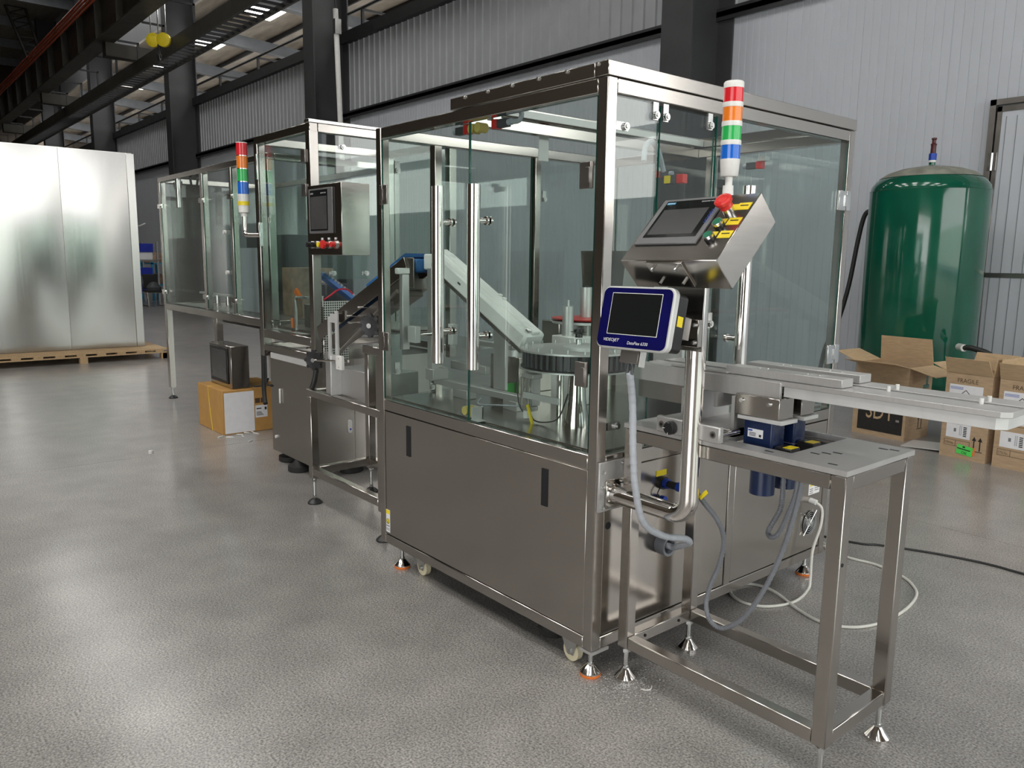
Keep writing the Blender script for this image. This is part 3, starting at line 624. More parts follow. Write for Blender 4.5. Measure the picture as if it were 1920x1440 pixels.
# ---- gripper unit
gx, gy = -.63, .235
gr = bx('gripper', 'alu', M, gx-.03, gx+.03, gy-.02, gy+.03, .925, 1.045, .002)
bx('gripper_head', 'alu', gr, gx-.035, gx+.04, gy-.025, gy+.03, 1.045, 1.065, .002); bx('gripper_foot', 'alu', gr, gx-.03, gx+.04, gy-.03, gy+.01, .905, .925, .002)
for dx in (-.022, .0, .03): MB().cyl((gx+dx, gy-.034, .91), (gx+dx, gy-.034, 1.05), .005, 8).build('guide_rod', 'chrome', gr)
bx('gripper_arm', 'alu_white', gr, gx-.0, gx+.22, gy-.045, gy-.035, .962, .990, .002); MB().cyl((gx+.01, gy-.03, .875), (gx+.01, gy-.03, .905), .016, 14).build('gripper_pad', 'white_plastic', gr)
MB().tube([(gx-.05, gy-.03, 1.07), (gx-.06, gy-.03, 1.02), (gx-.03, gy-.04, .93), (gx, gy-.04, .90)], .003, 6, 4).build('air_tube', 'cable_black', gr)
MB().tube([(gx+.02, gy-.02, .90), (gx+.06, gy-.03, .872), (gx+.12, gy-.02, .872), (gx+.18, gy, .90), (gx+.2, gy+.03, 1.0)], .003, 6, 5).build('air_tube', 'cable_black', gr)
MB().obox((gx+.055, gy-.05, .895), (1, 0, -2.4), Y, (2.4, 0, 1), .018, .004, .0022).build('cable_tie', 'yellow', gr)
bx('guide_column', 'alu', M, -1.45, -1.42, .085, .125, 1.10, 1.47, .002); bx('guide_cap', 'white_plastic', M, -1.452, -1.418, .060, .128, 1.4705, 1.50, .004)
bx('sensor_block', 'alu_white', M, -1.40, -1.33, .10, .13, 1.14, 1.22, .002); bx('sensor_block', 'alu_white', M, -1.20, -1.16, .20, .23, 1.14, 1.24, .002)
MB().cyl((-1.36, .13, 1.18), (-1.36, .30, 1.18), .012, 10).build('sensor_rod', 'chrome', M); bx('shelf_bar', 'alu', M, -1.46, -1.10, .52, .56, 1.10, 1.125, .002)
bx('shelf_bar', 'alu', M, -1.46, -1.16, .40, .43, .98, 1.02, .002); MB().lathe((-1.25, .70, 1.051), [(.10, 0), (.10, .04), (.08, .05)], 24).build('drum', 'alu', M)
# ---- label reels and rear units
for cx, cy, z in ((-.93, .86, 1.255), (-1.02, 1.12, 1.245)):
    rl_ = MB().lathe((cx, cy, z), [(.17, 0), (.175, .006), (.02, .010)], 40).build('reel_disc', 'red_plastic', M, 0, 'red label reel disc')
    MB().lathe((cx, cy, z-.02), [(.17, 0), (.17, .012), (.05, .016)], 40).build('reel_plate', 'alu_white', rl_); MB().cyl((cx, cy, ZL+.004), (cx, cy, z-.02), .03, 14).build('reel_stand', 'steel_dark', rl_)
    MB().cyl((cx, cy, z+.01), (cx, cy, z+.16), .030, 20).build('reel_core', 'alu', rl_); MB().cyl((cx, cy, z+.16), (cx, cy, z+.166), .022, 16).build('core_cap', 'black_plastic', rl_)
MB().cyl((-.83, .64, 1.19), (-.83, .64, 1.33), .027, 18).cyl((-.83, .64, 1.33), (-.83, .64, 1.36), .006, 8).build('air_cylinder', 'alu', M)
bx('unit_block', 'white_plastic', M, -.90, -.74, .60, .72, ZL+.004, 1.19, .004)
hp = MB(); hp.prism([(-.14, 0), (.14, 0), (.17, .30), (-.17, .30)], (-1.13, 1.18, 1.30), X, Z, Y, .24); hp.build('hopper', 'steel_sheet', M)
bx('hopper_stand', 'steel_dark', M, -1.20, -1.06, 1.24, 1.36, ZL+.004, 1.30, 0)
bx('unit_block', 'steel_sheet', M, -1.40, -1.16, .62, .90, ZL+.004, 1.05, .003); bx('unit_cover', 'steel_sheet', M, -1.36, -1.22, .95, 1.15, ZL+.004, 1.22, .003)
nt_ = flat('note_card', 'paper', M, (-1.22, .55, 1.22), Vector((.9, 0, -.35)), Vector((.35, 0, .9)), .07, .07, .001, 'small white note card')
MB().obox((-1.21, .60, ZL+.03), X, Y, Z, .012, .02, .026).build('green_ribbon', 'label_green', M)
# ---- infeed actuator beside the conveyor
ac = bx('actuator', 'alu_white', M, -.35, -.19, .70, .72, 1.08, 1.235, .003)
for x, z in ((-.335, 1.095), (-.205, 1.095), (-.335, 1.22), (-.205, 1.22)): inst(BOLTY, 'bolt', ac, (x, .70, z))
MB().cyl((-.32, .71, 1.235), (-.32, .71, 1.36), .008, 10).cyl((-.25, .71, 1.235), (-.25, .71, 1.38), .010, 10).cyl((-.24, .71, .99), (-.24, .71, 1.08), .010, 10).build('actuator_rod', 'chrome', ac)
bx('actuator_bridge', 'alu_white', ac, -.38, -.19, .69, .73, 1.335, 1.352, .002); bx('actuator_block', 'white_plastic', ac, -.36, -.305, .69, .73, 1.395, 1.46, .002)
MB().cyl((-.30, .71, 1.40), (-.26, .71, 1.41), .009, 10).cyl((-.32, .71, 1.36), (-.28, .71, 1.375), .012, 10).cyl((-.33, .71, 1.50), (-.28, .71, 1.50), .007, 8).build('air_fitting', 'blue_fit', ac)

# ================================================================== OPERATOR PANEL ON ITS BENT PIPE
OP = thing('operator_panel', 'stainless operator control box with touch screen on a bent chrome pipe', 'control panel', (.35, .075, .714))
PXX, PYY = .350, .075
arc = [(PXX-.062+.062*math.sin(a), PYY, .714+.062-.062*math.cos(a)) for a in [R(d) for d in range(0, 91, 10)]]
MB().tube([(.0185, PYY, .714)]+arc+[(PXX, PYY, 1.50)], .0325, 24).build('pipe', 'chrome', OP)
MB().lathe((.0185, PYY, .714), [(.038, 0), (.034, .006)], 24, X).build('pipe_collar', 'steel', OP)
kk = 1.122; P0 = CAM_C+(Vector((.523, -.217, 1.640))-CAM_C)*kk
U_ = Vector((.9997, -.022, .012)).normalized(); V_ = Vector((.007, .71, .705)); V_ = (V_-U_*V_.dot(U_)).normalized(); N_ = U_.cross(V_)
bw, bh, bd = .33*kk, .252*kk, .104*kk
def HP(u, v, n): return P0+U_*u+V_*v+N_*n
hb = MB().obox(HP(0, 0, -bd/2), U_, V_, N_, bw/2, bh/2, bd/2).build('box', 'steel', OP, .002)
# touch screen: bezel, black glass, display
sw_, sh_, sx_, sy_ = .245, .206, -.047, .028
bz = MB().obox(HP(sx_, sy_, .004), U_, V_, N_, sw_/2, sh_/2, .004).build('screen_bezel', 'grey_bezel', OP, .002)
MB().obox(HP(sx_+.002, sy_+.008, .0085), U_, V_, N_, .104, .083, .0006).build('screen_glass', 'screen', bz)
MB().obox(HP(sx_-.003, sy_-.006, .0093), U_, V_, N_, .088, .057, .0003).build('display', 'screen_grey', bz)
lg = MB().obox(HP(sx_-.080, sy_+.009+.071, .0093), U_, V_, N_, .017, .0045, .0003).build('logo_plate', 'shelf_cyan', bz)
text('brand_lettering', 'SIEMENS', 'paper', bz, HP(sx_-.095, sy_+.009+.0685, .0097), U_, V_, .005, width=.030)
text('model_lettering', 'SIMATIC HMI', 'paper', bz, HP(sx_+.040, sy_+.009+.0695, .0094), U_, V_, .005, width=.052)
text('touch_lettering', 'TOUCH', 'blue_fit', bz, HP(sx_+.101, sy_+.045, .0094), -V_, U_, .013, width=.062)
def button(u, v, kind):
    c = HP(u, v, 0)
    if kind == 'stop':
        b = MB().lathe(c, [(.017, 0), (.017, .022), (.019, .026)], 20, N_).build('stop_base', 'zinc', OP)
        MB().lathe(c, [(.020, .022), (.018, .034), (.026, .040), (.027, .050), (.022, .055), (.017, .054), (.015, .056), (.004, .057)], 26, N_).build('stop_button', 'red_plastic', b)
    else:
        b = MB().lathe(c, [(.017, 0), (.017, .010), (.0155, .012)], 20, N_).build('button_base', 'black_plastic', OP)
        MB().lathe(c, [(.0165, .010), (.0170, .018), (.0155, .020), (.0135, .020)], 22, N_).build('button_ring', 'zinc', b); MB().lathe(c, [(.0135, .010), (.0135, .0206), (.004, .0210)], 22, N_).build('button_face', 'green_button', b)
button(.118, .060, 'stop'); button(.115, .002, 'green'); button(.113, -.053, 'green')
for u, v in ((.146, .084), (.146, .020), (.146, -.035)):
    lb = MB().obox(HP(u+.010, v, .0006), U_, V_, N_, .022, .015, .0005).build('button_label', 'yellow', OP)
    MB().obox(HP(u+.010, v+.003, .0012), U_, V_, N_, .014, .0022, .0002).build('label_print', 'ink', lb)
for u, v in ((.108, .020), (.106, -.035), (.128, .082)): MB().obox(HP(u, v, .0005), U_, V_, N_, .020, .013, .0004).build('legend_plate', 'yellow', OP)
lb = MB().obox(HP(.012, .128, .0005), U_, V_, N_, .022, .009, .0005).build('button_label', 'yellow', OP)
# bent bracket under the box
pl0 = HP(-.03, -bh/2-.002, -.006); B1 = HP(-.075, -bh/2-.002, -.004); B2 = HP(.055, -bh/2-.002, -.004)
MB().obox(HP(-.010, -bh/2-.003, -.055), U_, N_, V_, .070, .050, .003).build('bracket', 'steel', OP, .001)
q = HP(-.010, -bh/2-.003, -.105)
MB().box(PXX-.050, PXX+.050, PYY-.040, PYY-.0345, 1.27, q.z+.012).build('bracket', 'steel', OP, .001)
for u, n in ((-.055, -.022), (.035, -.022), (-.055, -.080), (.035, -.080)): MB().cyl(HP(u, -bh/2-.006, n), HP(u, -bh/2-.020, n), .005, 8).build('bolt', 'zinc', OP)

# ---- signal tower on the box
def tower(x, y, z0, z1, r, label, base_frac, name='signal_tower'):
    t = thing(name, label, 'signal lamp', (x, y, z0)); hgt = z1-z0
    return t
tq = HP(.038, bh/2, -.05)
T1 = thing('signal_tower', 'red, orange, green and blue signal tower with white base on the operator box', 'signal lamp', tuple(tq))
tb_x, tb_y = tq.x, tq.y+.004; zt0 = tq.z
MB().lathe((tb_x, tb_y-.002, zt0-.002), [(.034, 0), (.036, .010), (.028, .022), (.017, .040), (.016, .070)], 20).build('base', 'white_plastic', T1); MB().cyl((tb_x, tb_y, zt0+.01), (tb_x, tb_y, zt0+.11), .011, 14).build('stem', 'white_plastic', T1)
MB().lathe((tb_x, tb_y, zt0+.095), [(.024, 0), (.027, .004), (.0305, .052)], 24).build('socket', 'white_plastic', T1)
zz = zt0+.147; rr_ = .0305
for nm in ('blue_lens', 'green_lens', 'orange_lens', 'red_lens'):
    MB().lathe((tb_x, tb_y, zz), [(rr_*.97, 0), (rr_*.97, .0415)], 28).build(nm, nm, T1); zz += .0415
    MB().lathe((tb_x, tb_y, zz), [(rr_, 0), (rr_*1.02, .007), (rr_, .0145)] if nm != 'red_lens' else [(rr_, 0), (rr_*1.0, .016), (rr_*.9, .020), (.005, .021)], 28).build('collar', 'white_plastic', T1); zz += .0145

# ---- label printer terminal
k2 = 1.2576; Pv = CAM_C+(Vector((.594, -.503, 1.409))-CAM_C)*k2
UV = Vector((.997, .073, .008)).normalized(); VV = Vector((-.024, .214, .976)); VV = (VV-UV*VV.dot(UV)).normalized(); NV = UV.cross(VV)
vw, vh = .22*k2, .159*k2
VJ = thing('printer_terminal', 'blue-framed printer terminal with silver rim hung below the operator box', 'terminal', tuple(Pv))
def VP(u, v, n): return Pv+UV*u+VV*v+NV*n
def rrect(wd, hg, r, n=6):
    pts = []
    for cx, cy, a0 in ((wd/2-r, hg/2-r, 0), (-wd/2+r, hg/2-r, 90), (-wd/2+r, -hg/2+r, 180), (wd/2-r, -hg/2+r, 270)):
        for i in range(n+1): a = R(a0+90*i/n); pts.append((cx+r*math.cos(a), cy+r*math.sin(a)))
    return pts
MB().prism(rrect(vw, vh, .024), VP(0, 0, -.026), UV, VV, NV, .026).build('rim', 'alu_white', VJ, .004)
vf = MB().prism(rrect(vw*.955, vh*.94, .020), VP(-.002, 0, 0), UV, VV, NV, .0012).build('front_panel', 'blue_bezel', VJ)
MB().prism(rrect(vw*.70, vh*.665, .001, 1), VP(-.002, .012, .0012), UV, VV, NV, .0006).build('screen_trim', 'white_plastic', vf)
MB().prism(rrect(vw*.685, vh*.645, .001, 1), VP(-.002, .012, .0014), UV, VV, NV, .0008).build('screen', 'screen', vf)
text('brand_lettering', 'VIDEOJET', 'paper', vf, VP(-.107, -.077, .0013), UV, VV, .0095, width=.062, shear=.25)
text('model_lettering', 'DataFlex 6330', 'paper', vf, VP(-.012, -.083, .0013), UV, VV, .0095, width=.078, shear=.12)
MB().prism(rrect(vw*.93, vh*.90, .015), VP(.008, -.002, -.075), UV, VV, NV, .049).build('housing', 'black_plastic', VJ, .003)
MB().obox(VP(vw*.465+.009, .004, -.045), VV, NV, UV, .016, .014, .0006).build('sticker', 'yellow', VJ)
vb = MB().obox(VP(.06, -.01, -.092), UV, VV, NV, .075, .034, .017).build('mount', 'steel_dark', VJ)
MB().box(PXX-.04, PXX+.050, PYY-.060, PYY-.040, 1.285, 1.372).build('mount_clamp', 'steel', VJ, .002)
for z in (1.30, 1.355): inst(BOLTY, 'bolt', VJ, (PXX+.035, PYY-.060, z))
MB().obox(VP(-.008, -vh/2-.018, -.03), UV, VV, NV, .036, .022, .016).build('cable_box', 'steel_dark', VJ, .002)
MB().obox(VP(.032, -vh/2-.02, -.03), UV, VV, NV, .0015, .028, .016).build('cable_plate', 'zinc', VJ)
for u in (-.016, .002): MB().cyl(VP(u, -vh/2-.035, -.03), VP(u, -vh/2-.075, -.03), .005, 8).build('plug', 'dark_grey', VJ)
# spiral-wrapped hose from the terminal to the machine side
hp_ = [VP(-.006, -vh/2-.070, -.03)]+[on(a, b, c, d) for a, b, c, d in ((1186, 760, 'y', -.09), (1187, 850, 'y', -.085), (1192, 920, 'y', -.075), (1207, 980, 'y', -.03), (1242, 1004, 'y', .08), (1284, 1010, 'y', .19), (1292, 1019, 'y', .25), (1272, 1024, 'y', .31))]+[Vector((.06, .38, .452)), Vector((.02, .376, .452))]
vh_ = thing('spiral_hose', 'light grey spiral-wrapped hose hanging from the printer terminal', 'hose', tuple(hp_[4]))
MB().tube(hp_, lambda t: .0112+.0013*((t*44) % 1), 12, 36).build('hose', 'hose_grey', vh_)

# ================================================================== STAND AND CONVEYOR
S_ = thing('conveyor_stand', 'stainless tube stand with a thick aluminium top plate', 'stand', (.45, .3, 0))
x0, x1, y0, y1, tz = .040, .868, .093, .517, .978
hx0, hx1, hy0, hy1 = .418, .655, .165, .500
MB().box(x0, hx0, y0, y1, .962, tz).box(hx1, x1, y0, y1, .962, tz).box(hx0, hx1, y0, hy0, .962, tz).box(hx0, hx1, hy1, y1, .962, tz).build('top_plate', 'alu', S_)
SLOT = MB().box(-.014, .014, -.004, .004, tz+.0002, tz+.0008).mesh('slot', 'black_paint')
for sx, sy, a in ((.70, .22, 0), (.72, .25, 0), (.74, .28, 0), (.80, .14, 0), (.83, .46, 0), (.80, .45, 0), (.60, .13, 0)): inst(SLOT, 'slot', S_, (sx, sy, 0), a)
tb = .046
for lx in (x0+.002, x1-tb-.002):
    for ly in (y0+.002, y1-tb-.002): bx('leg', 'steel', S_, lx, lx+tb, ly, ly+tb, .130, .961, .003)
for z0, nm in ((.915, 'top_rail'), (.131, 'bottom_rail')):
    for ly in (y0+.003, y1-tb-.003): bx(nm, 'steel_h', S_, x0+tb+.003, x1-tb-.003, ly, ly+tb-.002, z0, z0+.045, .003)
    for lx in (x0+.003, x1-tb-.003): bx(nm, 'steel_h', S_, lx, lx+tb-.002, y0+tb+.003, y1-tb-.003, z0, z0+.045, .003)
for p in ((x0+.026, y0+.026), (x0+.028, y1-.026), (x1-.025, y1-.026), (x1-.025, y0+.026)): foot(S_, *p, .13, 'chrome')
bx('side_plate', 'steel', S_, .008, .038, .145, .190, .70, .96, .002); inst(BOLT, 'bolt', S_, (.038, .17, .80))
for y, z in ((.2, .154), (.40, .154)): MB().cyl((x0+.048, y, z), (x0+.0495, y, z), .006, 8).build('rail_hole', 'black_paint', S_)
for z in (.70,): MB().cyl((x1-.002, .112, z), (x1-.0008, .112, z), .006, 8).build('leg_hole', 'black_paint', S_)

CV = thing('conveyor', 'aluminium twin-lane belt conveyor lying across the stand', 'conveyor', (.5, .35, .978))
cy0, cy1, cm0, cm1, ct = .238, .470, .338, .372, 1.180
cxe = 1.205
def slab(name, xa, xb, ya, yb, za, zb, chy=None, mt='alu'):
    c = .022
    if chy == 'near': poly = [(xa, ya), (xb-c, ya), (xb, ya+c), (xb, yb), (xa, yb)]
    elif chy == 'far': poly = [(xa, ya), (xb, ya), (xb, yb-c), (xb-c, yb), (xa, yb)]
    else: poly = [(xa, ya), (xb, ya), (xb, yb), (xa, yb)]
    return MB().prism(poly, (0, 0, za), X, Y, Z, zb-za).build(name, mt, CV, .001)
slab('lane_plate', -.02, cxe, cy0, cm0, 1.164, ct, 'near'); slab('lane_plate', -.02, cxe, cm1, cy1, 1.164, ct, 'far')
slab('belt', -.05, cxe-.01, cm0+.006, cm1-.006, 1.166, ct-.006, None, 'dark_grey'); slab('belt_strip', -.05, cxe-.02, .350, .360, 1.1745, ct-.003, None, 'alu')
slab('body', .565, cxe-.012, cy0+.010, cy1-.010, 1.130, 1.163, 'near', 'alu_white')
bx('side_plate', 'alu', CV, -.05, .562, cy0-.006, cy0+.006, 1.116, 1.176, .001); bx('side_plate', 'alu', CV, -.05, .562, cy1-.006, cy1+.006, 1.116, 1.176, .001)
bx('splice_plate', 'alu', CV, .120, .355, cy0+.002, cy0+.045, ct+.001, ct+.008, .001)
bx('guide_block', 'alu', CV, .345, .752, cy0+.012, cm0-.020, ct+.001, ct+.027, .0015); bx('guide_block', 'alu', CV, .330, .735, cm1+.022, cy1-.004, ct+.001, ct+.027, .0015)
for gx in (.45, .48, .62, .66): 
    for gy in (cy0+.05, cy1-.045): MB().cyl((gx, gy, ct+.027), (gx, gy, ct+.0282), .004, 8).build('screw', 'zinc', CV)
for gx in (.36, .66): MB().cyl((gx, cm1+.012, ct), (gx, cm1+.012, ct+.014), .006, 10).build('guide_pin', 'white_plastic', CV)
for gx in (.855, 1.105):
    for gy in (cm0-.010, cm1+.012): MB().cyl((gx, gy, ct), (gx, gy, ct+.016), .0058, 12).build('guide_pin', 'white_plastic', CV)
# motor covers, flanges, motors
for ya, yb in ((.203, .288), (.335, .415)):
    bx('motor_cover', 'steel', CV, .420, .580, ya, yb, 1.060, 1.128, .002)
    bx('motor_flange', 'alu_white', CV, .430, .592, ya+.001, yb+.008, 1.046, 1.059, .001)
    mo = MB().prism([(a+.505, b+(ya+yb)/2) for a, b in rrect(.110, yb-ya-.012, .010, 4)], (0, 0, .935), X, Y, Z, .110).build('motor', 'blue_motor', CV, 0, 'dark blue square motor')
    MB().cyl((.505, (ya+yb)/2+.01, .80), (.505, (ya+yb)/2+.01, .934), .040, 26).build('motor_tail', 'blue_motor', mo); bx('motor_seam', 'hose_grey', mo, .4495, .5605, ya+.0055, yb-.0055, .963, .9642, 0)
    pb = bx('plug_box', 'black_plastic', CV, .565, .625, ya+.01, yb-.02, .94, .975, .003); bx('plug_tag', 'yellow', pb, .592, .622, ya+.014, yb-.024, .9752, .976, 0)
lbm = flat('motor_plate', 'paper', CV, (.470, .2085, .992), X, Z, .056, .028, .0006, 'white printed motor rating plate')
bx('rating_logo', 'blue_fit', lbm, .472, .487, .2074, .2078, 1.012, 1.017, 0)
for i in range(3): bx('printed_line', 'ink', lbm, .476, .500, .2074, .2078, .9965+.0045*i, .9985+.0045*i, 0)
bx('printed_block', 'ink', lbm, .512, .520, .2074, .2078, .996, 1.004, 0)
for x_ in (.445, .545): inst(BOLTY, 'screw', CV, (x_, .203, 1.108))
# riser and slide base
MB().box(.205, .235, .20, .44, .979, 1.116).box(.335, .350, .205, .44, 1.07, 1.116).box(.405, .418, .205, .44, .979, 1.116).box(.335, .418, .205, .44, .979, 1.005).build('riser', 'alu', CV)
bx('slide_base', 'alu', CV, .19, .405, .20, .46, .9785, 1.003, .002); bx('slide_rest', 'steel_dark', CV, -.03, .20, .245, .252, 1.050, 1.115, 0)
sb = bx('slide_block', 'alu', CV, .198, .455, .076, .100, .9785, 1.033, .004)
for x_ in (.222, .430):
    MB().cyl((x_, .077, 1.006), (x_, .0745, 1.006), .0115, 18).build('screw_head', 'steel_dark', sb); MB().cyl((x_, .0748, 1.006), (x_, .073, 1.006), .006, 6).build('hex_socket', 'black_paint', sb)
    MB().cyl((x_+.01, .10, 1.004), (x_+.01, .20, 1.004), .009, 12).build('guide_rod', 'chrome', sb)
kn = MB().lathe((.268, .076, 1.002), [(.022, 0), (.023, .008), (.022, .020), (.018, .024)], 22, (0, -1, 0)).build('adjust_knob', 'black_plastic', sb)
MB().box(.2675, .2695, .0505, .0515, .980, .988).box(.248, .256, .0505, .0515, 1.001, 1.003).build('knob_mark', 'paper', kn)
MB().cyl((.30, .135, 1.02), (.33, .135, 1.02), .016, 14).build('lead_nut', 'yellow_rubber', sb)

# ---- corrugated conduits, cables
def conduit(name, pts, r, mt, label, cat, sub=14, ridged=True, group=None):
    n_ = sub*(len(pts)-1)
    fr = (lambda t: r*(1+.10*math.cos(t*n_*math.pi))) if ridged else r
    return tag(MB().tube(pts, fr, 9, sub).build(name, mt), label, cat, group)
yc = .30
loop = [on(a, b, 'y', c) for a, b, c in ((1307, 925, .12), (1322, 945, .16), (1345, 975, .22), (1357, 1010, .27), (1350, 1055, .29), (1333, 1095, .28), (1324, 1130, .27), (1331, 1163, .27), (1355, 1178, .28), (1392, 1160, .29), (1430, 1110, .30), (1460, 1050, .31), (1483, 985, .31), (1500, 920, .31), (1506, 880, .31))]
conduit('conduit', loop, .0085, 'conduit', 'long grey corrugated conduit looping below the stand with a yellow tag', 'conduit')
tg = MB().obox(on(1319, 928, 'y', .11), Vector((.6, .2, .75)), Vector((0, 1, -.25)), Vector((-.75, .2, .6)), .018, .001, .007).build('cable_tag', 'yellow'); tag(tg, 'yellow cable tag on the grey conduit by the chrome pipe', 'tag')
conduit('conduit', [on(a, b, 'y', .33) for a, b in ((1470, 870), (1467, 930), (1463, 955), (1448, 982), (1440, 998), (1446, 1007), (1460, 1000), (1477, 965), (1492, 925), (1500, 870))], .0085, 'conduit', 'short grey corrugated conduit bent in a V below the motors', 'conduit')
cf = [Vector((.03, 1.50, .408)), Vector((.055, 1.51, .38)), Vector((.06, 1.50, .30)), Vector((.05, 1.46, .18)), Vector((.06, 1.44, .05)), on(1515, 1105, 'z', .007), on(1490, 1128, 'z', .007), on(1440, 1137, 'z', .007), on(1395, 1130, 'z', .007), on(1370, 1112, 'z', .007), on(1380, 1098, 'z', .007), on(1410, 1095, 'z', .007), on(1450, 1108, 'z', .015), on(1500, 1145, 'z', .007), on(1545, 1168, 'z', .007), on(1600, 1176, 'z', .007), on(1650, 1168, 'z', .007), on(1695, 1145, 'z', .007), on(1718, 1118, 'z', .007), on(1712, 1098, 'z', .007), on(1690, 1080, 'z', .007), on(1640, 1058, 'z', .007), on(1590, 1045, 'z', .007), on(1545, 1025, 'z', .007), Vector((-.3, 2.1, .007)), Vector((-1.5, 2.6, .007))]
conduit('power_cable', cf, .0068, 'cable_white', 'white power cable coiled on the floor beside the machine', 'cable', 8, False)
conduit('power_cable', [Vector((-1.6, 1.9, .006)), on(1556, 1008, 'z', .006), on(1650, 1022, 'z', .006), on(1750, 1037, 'z', .006), on(1850, 1057, 'z', .006), on(1935, 1080, 'z', .006), Vector((1.2, 2.5, .006))], .006, 'cable_black', 'thin black cable lying straight across the floor', 'cable', 6, False)

# ================================================================== SECOND MACHINE (with the upright touch panel)
a0, a1, b0, b1 = -3.92, -3.00, .38, 1.55; q_ = .062
M2 = thing('cartoning_machine', 'glazed stainless machine with an upright touch panel box on its side', 'machine', ((a0+a1)/2, (b0+b1)/2, 0))
z2 = 2.405
for x_ in (a0, a1-q_):
    for y_ in (b0, b1-q_): bx('post', 'steel', M2, x_, x_+q_, y_, y_+q_, .80, z2-.05, .003)
for za, zb, nm in ((z2-.055, z2, 'top_rail'), (.945, 1.005, 'ledge_rail'), (.845, .895, 'lower_rail')):
    for y_ in (b0+.001, b1-q_+.001): bx(nm, 'steel_h', M2, a0+(0 if nm == 'top_rail' else q_+.001), a1-(0 if nm == 'top_rail' else q_+.001), y_, y_+q_-.004, za, zb, .003)
    for x_ in (a0+.001, a1-q_+.001):
        if nm != 'top_rail' and x_ > -3.5: continue
        bx(nm, 'steel_h', M2, x_, x_+q_-.004, b0+q_+.001, b1-q_-.001, za, zb, .003)
bx('top_trim', 'zinc', M2, a1-q_-.003, a1+.004, b0-.004, b1, z2+.0005, z2+.022, .002)
pane('glass_pane', M2, 'y', b0+.012, a0+q_, a1-q_, 1.01, z2-.06); pane('glass_pane', M2, 'x', a1-.02, b0+q_, b1-q_, 1.40, z2-.06)
pane('glass_pane', M2, 'y', b1-.012, a0+q_, a1-q_, 1.01, z2-.06); pane('glass_pane', M2, 'x', a0+.02, b0+q_, b1-q_, 1.01, z2-.06)
for y_, z in ((b0+.15, 1.44), (b0+.40, 1.44), (b0+.24, 2.27)):
    MB().box(a1-.014, a1-.006, y_-.03, y_+.012, z-.012, z+.012).cyl((a1-.006, y_, z), (a1+.012, y_, z), .017, 14).cyl((a1+.012, y_, z), (a1+.018, y_, z), .010, 8).build('glass_clip', 'zinc', M2)
for z in (2.20, 1.98): MB().box(a1-q_-.05, a1-q_+.01, b0-.012, b0+.0, z-.04, z+.04).build('hinge', 'steel_dark', M2, .002)
bx('hinge', 'zinc', M2, a0+.05, a0+.075, b0-.012, b0, 2.10, 2.28, .002)
# lower cabinet
c0, c1, e0, e1 = -3.80, -3.06, .40, 1.45
cb = bx('cabinet', 'steel_sheet', M2, c0, c1, e0, e1, .085, .842, .002)
for y_ in (.70, .98): bx('cabinet_seam', 'steel_dark', cb, c1-.0005, c1+.001, y_, y_+.004, .10, .83, 0)
lk = MB().prism(rrect(.028, .095, .013, 4), (c1+.0005, .66, .36), Y, Z, X, .012).build('latch', 'white_plastic', cb); MB().cyl((c1+.012, .66, .34), (c1+.014, .66, .34), .007, 12).build('keyhole', 'blue_fit', lk)
MB().box(-3.63, -3.615, e0-.014, e0, .47, .58).build('door_handle', 'white_plastic', cb, .003); MB().cyl((-3.72, e0, .20), (-3.72, e0-.012, .20), .012, 10).build('rubber_stop', 'white_plastic', cb)
bx('slat', 'alu_white', M2, -3.74, -3.10, b0+.0, b0+.012, .800, .842, 0)
MB().tube([(-3.80, .39, .83), (-3.86, .39, .82), (-3.86, .39, .60), (-3.84, .39, .58), (-3.78, .395, .58)], .008, 8).build('cable_loop', 'cable_black', M2)
for x_, y_ in ((-3.40, .43), (-3.16, .72), (-3.16, 1.35), (-3.70, 1.30), (-3.72, .50)):
    MB().lathe((x_, y_, 0), [(.075, 0), (.085, .006), (.085, .040), (.060, .046), (.03, .086)], 24).build('machine_mount', 'black_rubber', M2)
MB().tube([(-3.03, .40, .795), (-3.03, .385, .72), (-3.045, .37, .66), (-3.05, .36, .63), (-3.02, .36, .625)], .018, 10, 4).build('cable_elbow', 'cable_black', M2)
# upright panel box
ub = bx('panel_box', 'steel', M2, -2.985, -2.530, b0-.03, b0+.165, 1.560, 1.998, .002)
ys = b0-.03
sb2 = bx('screen_bezel', 'grey_bezel', M2, -2.955, -2.630, ys-.010, ys-.0005, 1.695, 1.975, .003); bx('screen_glass', 'screen', sb2, -2.930, -2.690, ys-.0115, ys-.0101, 1.712, 1.965, 0); bx('display', 'screen_grey', sb2, -2.922, -2.700, ys-.0122, ys-.0116, 1.722, 1.925, 0)
text('brand_lettering', 'SIEMENS', 'paper', sb2, (-2.922, ys-.0116, 1.940), X, Z, .010, width=.04); text('model_lettering', 'SIMATIC HMI', 'paper', sb2, (-2.78, ys-.0116, 1.940), X, Z, .008, width=.07)
for x_, mt_, hd in ((-2.94, 'black_plastic', 0), (-2.87, 'black_plastic', 0), (-2.79, 'yellow', 0), (-2.70, 'red_plastic', 1), (-2.61, 'red_plastic', 0)):
    b_ = MB().cyl((x_, ys, 1.625), (x_, ys-.012, 1.625), .024, 18).build('button_ring', 'zinc', M2)
    if hd: MB().lathe((x_, ys-.012, 1.625), [(.016, 0), (.018, .02), (.028, .026), (.026, .04), (.01, .042)], 18, (0, -1, 0)).build('stop_button', mt_, b_)
    else: MB().cyl((x_, ys-.012, 1.625), (x_, ys-.036, 1.625), .016, 16).build('button_face', mt_, b_)
    if x_ > -2.85: bx('button_label', 'paper', b_, x_-.012, x_+.012, ys-.003, ys-.0005, 1.655, 1.668, 0)
